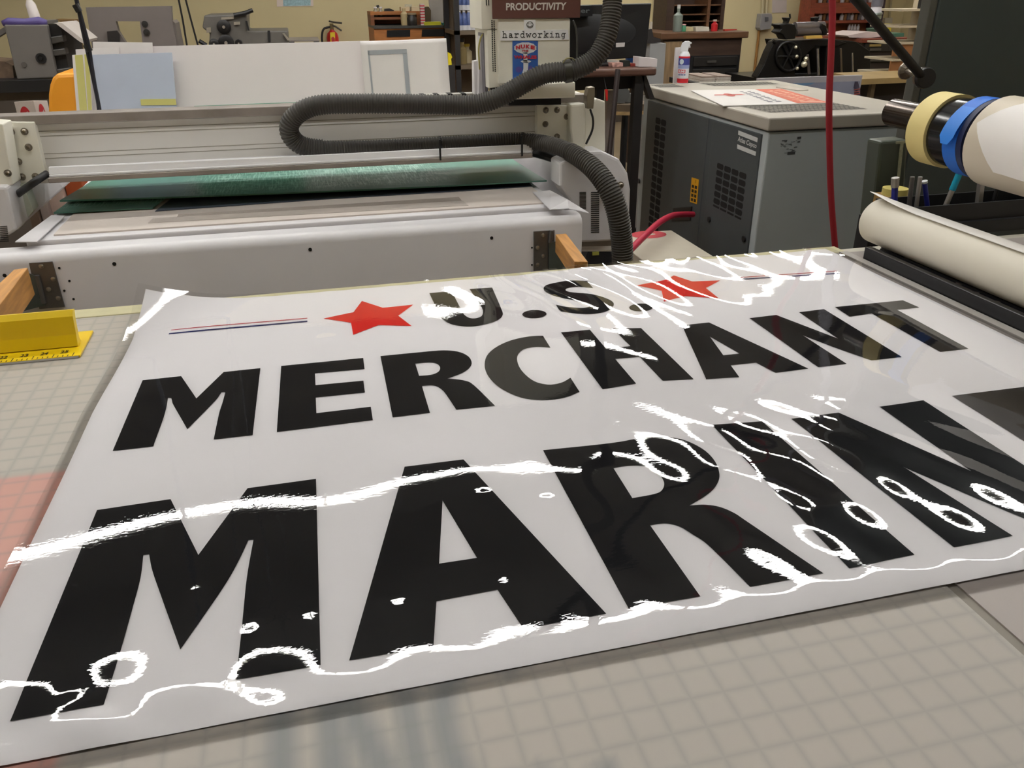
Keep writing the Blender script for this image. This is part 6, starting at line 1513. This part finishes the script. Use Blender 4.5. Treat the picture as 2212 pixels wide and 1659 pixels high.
for px, py, r in [(1741, 127, .016), (1737, 139, .022), (1721, 122, .012), (1722, 148, .012), (1719, 102, .012)]:
    MB().sphere(ay(px, py, YPR - .03), r, 8).build('fitting', mat('fitting_bright', (224, 216, 190), .25, .6, noise=0), pp, smooth='all')
MB().tube([ay(1703 + 26 * math.cos(t * math.pi / 16), 122 + 31 * math.sin(t * math.pi / 16), YPR - .012) for t in range(33)], .010, 8).build('flywheel_rim', m_iron, pp)
for t in range(6):
    MB().tube([ay(1703, 122, YPR - .012), ay(1703 + 25 * math.cos(t * math.pi / 3), 122 + 30 * math.sin(t * math.pi / 3), YPR - .012)], .006, 6).build('flywheel_spoke', m_iron, pp)
MB().tube([ay(1669, 88, YPR), ay(1675, 92, YPR)], .012, 8).build('hand_lever', m_iron, pp)
p_ = ay(1760, 168, YPR)
MB().box(ay(1634, 168, YPR).x, ay(1880, 168, YPR).x, YPR + .01, YPR + .45, 0, p_.z + .01).build('press_base', m_iron, pp)

# ================================================================ case cabinet and bottles on the back wall, right
YCC = 8.35
cc = thing('case_cabinet', 'red-brown wooden wall shelf unit with rows of small bottles, behind the press', 'shelf', ay(1830, 80, YCC))
m_mah = wood('mahogany', (140, 78, 42), .5, (40, 20, 2)); m_mah2 = wood('mahogany_rail', (126, 58, 40), .5, (3, 20, 20))
xq0, xq1 = ay(1752, 40, YCC).x, ay(1912, 40, YCC).x
zq0 = ay(1830, 92, YCC).z
MB().box(xq0, xq1, YCC + .22, YCC + .25, 0, 2.2).build('back_boards', m_mah, cc)
MB().box(xq0, xq0 + .06, YCC + .04, YCC + .22, 0, 2.2).build('side_panel', m_mah2, cc)
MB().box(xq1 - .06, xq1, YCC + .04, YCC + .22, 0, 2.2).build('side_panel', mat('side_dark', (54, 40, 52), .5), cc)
zsh = []
for py_, th in ((6, .10), (44, .025), (70, .02)):
    z = ay(1830, py_, YCC + .06).z; zsh.append(z)
    MB().box(xq0 + .06, xq1 - .06, YCC + .05, YCC + .22, z - th, z).build('shelf_board', m_mah2, cc)
m_gl = [mat('glass_clear', (170, 164, 166), .15, noise=.2, scale=60), mat('glass_amber', (110, 74, 44), .2), mat('glass_smoke', (92, 84, 88), .2)]
bx = [1770, 1778, 1787, 1816, 1823, 1830, 1838, 1846, 1854, 1861, 1868]
for i, px in enumerate(bx):
    jar('glass_bottle', px, YCC + .11, .020, .075 + .012 * (i % 3), m_gl[i % 3], 'small glass bottle on the middle shelf of the red-brown unit', 'bottle', zsh[1] + .001, None, .4, 'bottles on the middle shelf')
for i, px in enumerate([1836, 1842, 1848, 1855]):
    jar('glass_bottle', px, YCC + .11, .018, .075, m_gl[0], 'small clear bottle on the lowest shelf of the red-brown unit', 'bottle', zsh[2] + .001, None, .6, 'bottles on the lowest shelf')
for i, px in enumerate([1765, 1774, 1783, 1812, 1822, 1832, 1842, 1852, 1862, 1872]):
    jar('glass_bottle', px, YCC + .11, .022, .085, m_gl[i % 3], 'small bottle on the top visible shelf of the red-brown unit', 'bottle', zsh[0] + .001, None, .5, 'bottles on the top shelf')
# extraction pipe hanging from above
YXP = 4.2
xp_ = thing('extraction_pipe', 'grey hanging extraction pipe with white cuff and metal collar, above the press', 'pipe', ay(1888, 45, YXP))
a, b_ = ay(1900, -20, YXP), ay(1894, 14, YXP); d_ = (a - b_).normalized()
MB().tube([a + d_ * ((ZC - a.z) / d_.z), b_], .030, 16).build('pipe_body', mat('pipe_grey', (112, 110, 118), .45), xp_, smooth=True)
c_ = ay(1890.5, 29, YXP)
MB().cyl(b_ + d_ * .004, c_, .026, 18, .032).build('cuff', mat('cuff_white', (214, 208, 212), .45, noise=0), xp_, smooth=True)
e_ = ay(1888.5, 45, YXP)
MB().lathe([(.036, 0), (.038, .008), (.036, .012), (.034, .014), (.034, .030), (.026, .036), (.0001, .036)], c_ + (c_ - e_).normalized() * .004, (e_ - c_), 20).build('collar', mat('collar_metal', (150, 160, 154), .3, .7), xp_, smooth=True)
item('outlet_box', [(1912, 39), (1928, 38), (1927, 55), (1911, 56)], Y1 - .06, .06, mat('outlet_white', (196, 190, 178)), 'pale outlet box on the wall right of the extraction pipe', 'outlet')
conduit('conduit pipe dropping into the outlet box near the corner', 1925, 1921, 39)

# second cabinet and stacked shelf unit at the right
YC3 = 5.9
c3 = thing('drawer_cabinet', 'dark drawer cabinet with red-brown wooden top, behind the slanted rod', 'cabinet', ay(1910, 150, YC3))
z3 = ay(1930, 82, YC3).z
xa3, xb3 = ay(1862, 100, YC3).x, ay(1968, 100, YC3).x
MB().box(xa3 - .02, xb3 + .02, YC3 - .02, YC3 + .55, z3 - .03, z3).build('cabinet_top', m_mah2, c3, bevel=.004)
MB().box(xa3, xb3, YC3, YC3 + .53, 0, z3 - .03).build('cabinet_body', mat('cabinet_brown_black', (44, 34, 32), .5), c3)
for i, (py_, col) in enumerate(((98, 'pull_brass'), (107, 'pull_grey'), (130, 'pull_grey'))):
    d0 = MB().box(xa3 + .02, xa3 + .32, YC3 - .012, YC3 + .002, ay(1880, py_ + 5, YC3).z, ay(1880, py_ - 5, YC3).z).build('drawer', m_drw, c3, bevel=.003)
    c_ = ay(1891, py_, YC3 - .02); MB().box(c_.x - .05, c_.x + .05, YC3 - .022, YC3 - .012, c_.z - .008, c_.z + .008).build('drawer_pull', MATS[col], d0)
item('paper_pile', [(1830, 78), (1870, 70), (1905, 71), (1912, 79), (1880, 83), (1835, 82)], YC3 + .05, .3, mat('paper_pinkish', (206, 190, 186), .6), 'pale paper pile on the drawer cabinet', 'stack', z3)
item('green_box', [(1905, 62), (1920, 61), (1926, 72), (1953, 70), (1953, 78), (1912, 79)], YC3 + .12, .2, mat('box_green', (72, 116, 96), .5), 'green box beside the pale paper pile', 'box', z3)
_g = bpy.data.objects['green_box']
yx = ay(1946, 66, YC3 + .2).x
tag(MB().box(yx - .03, yx + .03, YC3 + .36, YC3 + .42, z3 + .0005, z3 + .085).build('yellow_box', mat('box_yellow', (206, 184, 50), .5)), 'small yellow box behind the green box', 'box')

YC4 = 4.7
sf = thing('sorting_shelf', 'white stepped sorting shelf with brown fronts, left of the dark partition', 'shelf', ay(1970, 200, YC4))
m_shw = mat('shelf_white', (190, 176, 150), .6); m_shb = mat('shelf_brown', (150, 100, 58), .65, noise=.08)
xs1 = ay(2030, 100, YC4).x
levels = [(1948, 20), (1942, 56), (1935, 92), (1928, 128), (1912, 158), (1918, 195)]
for i, (px, py) in enumerate(levels):
    a = ay(px, py, YC4)
    MB().box(a.x, xs1 + .02, YC4, YC4 + .28, a.z - .012, a.z).build('shelf_board', m_shw, sf)
    if i >= 2 and i != 4:
        zb4 = ay(px, py + (30 if i < 4 else 26), YC4).z
        MB().box(a.x, xs1 + .02, YC4 + .01, YC4 + .02, zb4, a.z - .012).build('shelf_front', m_shb, sf)
    bxp, w, kind = [(1987, .045, 'U'), (1991, .035, 'L'), (1982, .042, 'U'), (1974, .032, 'U'), (0, 0, ''), (1967, .026, 'I')][i]
    if kind:
        c_ = ay(bxp + 8, py, YC4 + .08); h_ = .062
        mb = MB()
        if kind == 'I': mb.box(c_.x - w / 2, c_.x + w / 2, YC4 + .06, YC4 + .10, a.z + .0005, a.z + h_)
        else:
            wd_ = w * 1.4
            mb.prism([(c_.x - wd_ / 2, YC4 + .06, a.z + .0005), (c_.x + wd_ / 2, YC4 + .06, a.z + .0005), (c_.x + wd_ / 2, YC4 + .06, a.z + (h_ if kind == 'U' else h_ * .45)), (c_.x + wd_ * .2, YC4 + .06, a.z + (h_ if kind == 'U' else h_ * .45)), (c_.x + wd_ * .2, YC4 + .06, a.z + h_ * .42), (c_.x - wd_ * .15, YC4 + .06, a.z + h_ * .42), (c_.x - wd_ * .15, YC4 + .06, a.z + h_), (c_.x - wd_ / 2, YC4 + .06, a.z + h_)], (0, .04, 0))
        where = ['topmost shelf of the stepped sorting shelf', 'second shelf from the top of the stepped sorting shelf', 'third shelf from the top of the stepped sorting shelf', 'fourth shelf from the top of the stepped sorting shelf', '', 'lowest visible shelf of the stepped sorting shelf'][i]
        tag(mb.build('notched_block', m_blk), 'black notched block on the ' + where, 'block')
MB().box(xs1 - .03, xs1 + .02, YC4 + .02, YC4 + .28, 0, ay(1948, 20, YC4).z + .3).build('side_post', m_shw, sf)
# brown board table and picture panel behind the compressor
YBT = 4.15
zb5 = ay(1900, 168, YBT + .1).z
bt5 = thing('board_table', 'brown board topped table behind the compressor, right of the picture panel', 'table', ay(1900, 170, YBT))
c5 = [az(1862, 171, zb5), az(1995, 165, zb5), az(1990, 151, zb5), az(1800, 157, zb5)]
MB().prism(c5, (0, 0, -.03)).build('board_top', mat('board_olive', (150, 126, 82), .6, noise=.1), bt5)
lo5 = min(p.y for p in c5)
MB().box(c5[0].x + .06, c5[1].x + .05, lo5 + .12, lo5 + .5, .02, zb5 - .03).build('table_body', mat('table_black', (36, 29, 28), .6), bt5)
MB().box(ay(1899, 190, lo5).x - .012, ay(1899, 190, lo5).x + .012, lo5 + .05, lo5 + .08, 0, zb5 - .03).build('table_leg', mat('leg_brass', (118, 104, 84), .4, .5), bt5)
YPP = 4.02
pp2 = thing('picture_board', 'pale blue-grey picture board standing behind the compressor', 'board', ay(1760, 200, YPP))
zpp = ay(1760, 166, YPP).z
MB().box(ay(1640, 175, YPP).x, ay(1861, 175, YPP).x, YPP, YPP + .03, 0, zpp).build('board_panel', mat('picture_pale', (152, 148, 152), .5), pp2)
MB().py([(1700, 181), (1858, 175), (1858, 330), (1700, 330)], YPP - .002, .002).build('picture_field', mat('picture_blue_grey', (122, 124, 142), .5), pp2)
MB().py([(1706, 180.5), (1760, 178.5), (1752, 183), (1722, 186)], YPP - .0035, .0015).build('blue_swash', mat('picture_blue', (92, 124, 156), .5), pp2)
MB().py([(1847, 176), (1853, 176), (1857, 190), (1852, 196), (1860, 206), (1844, 206), (1849, 194), (1844, 190)], YPP - .0035, .0015).build('dark_figure', mat('figure_navy', (60, 54, 72), .5), pp2)
mb = MB()
for k in range(3): mb.py([(1845, 193 + k * 5), (1858, 191 + k * 5), (1858, 193 + k * 5), (1845, 195 + k * 5)], YPP - .005, .0012)
mb.build('red_stripes', mat('figure_red', (150, 72, 66), .5, noise=0), pp2)
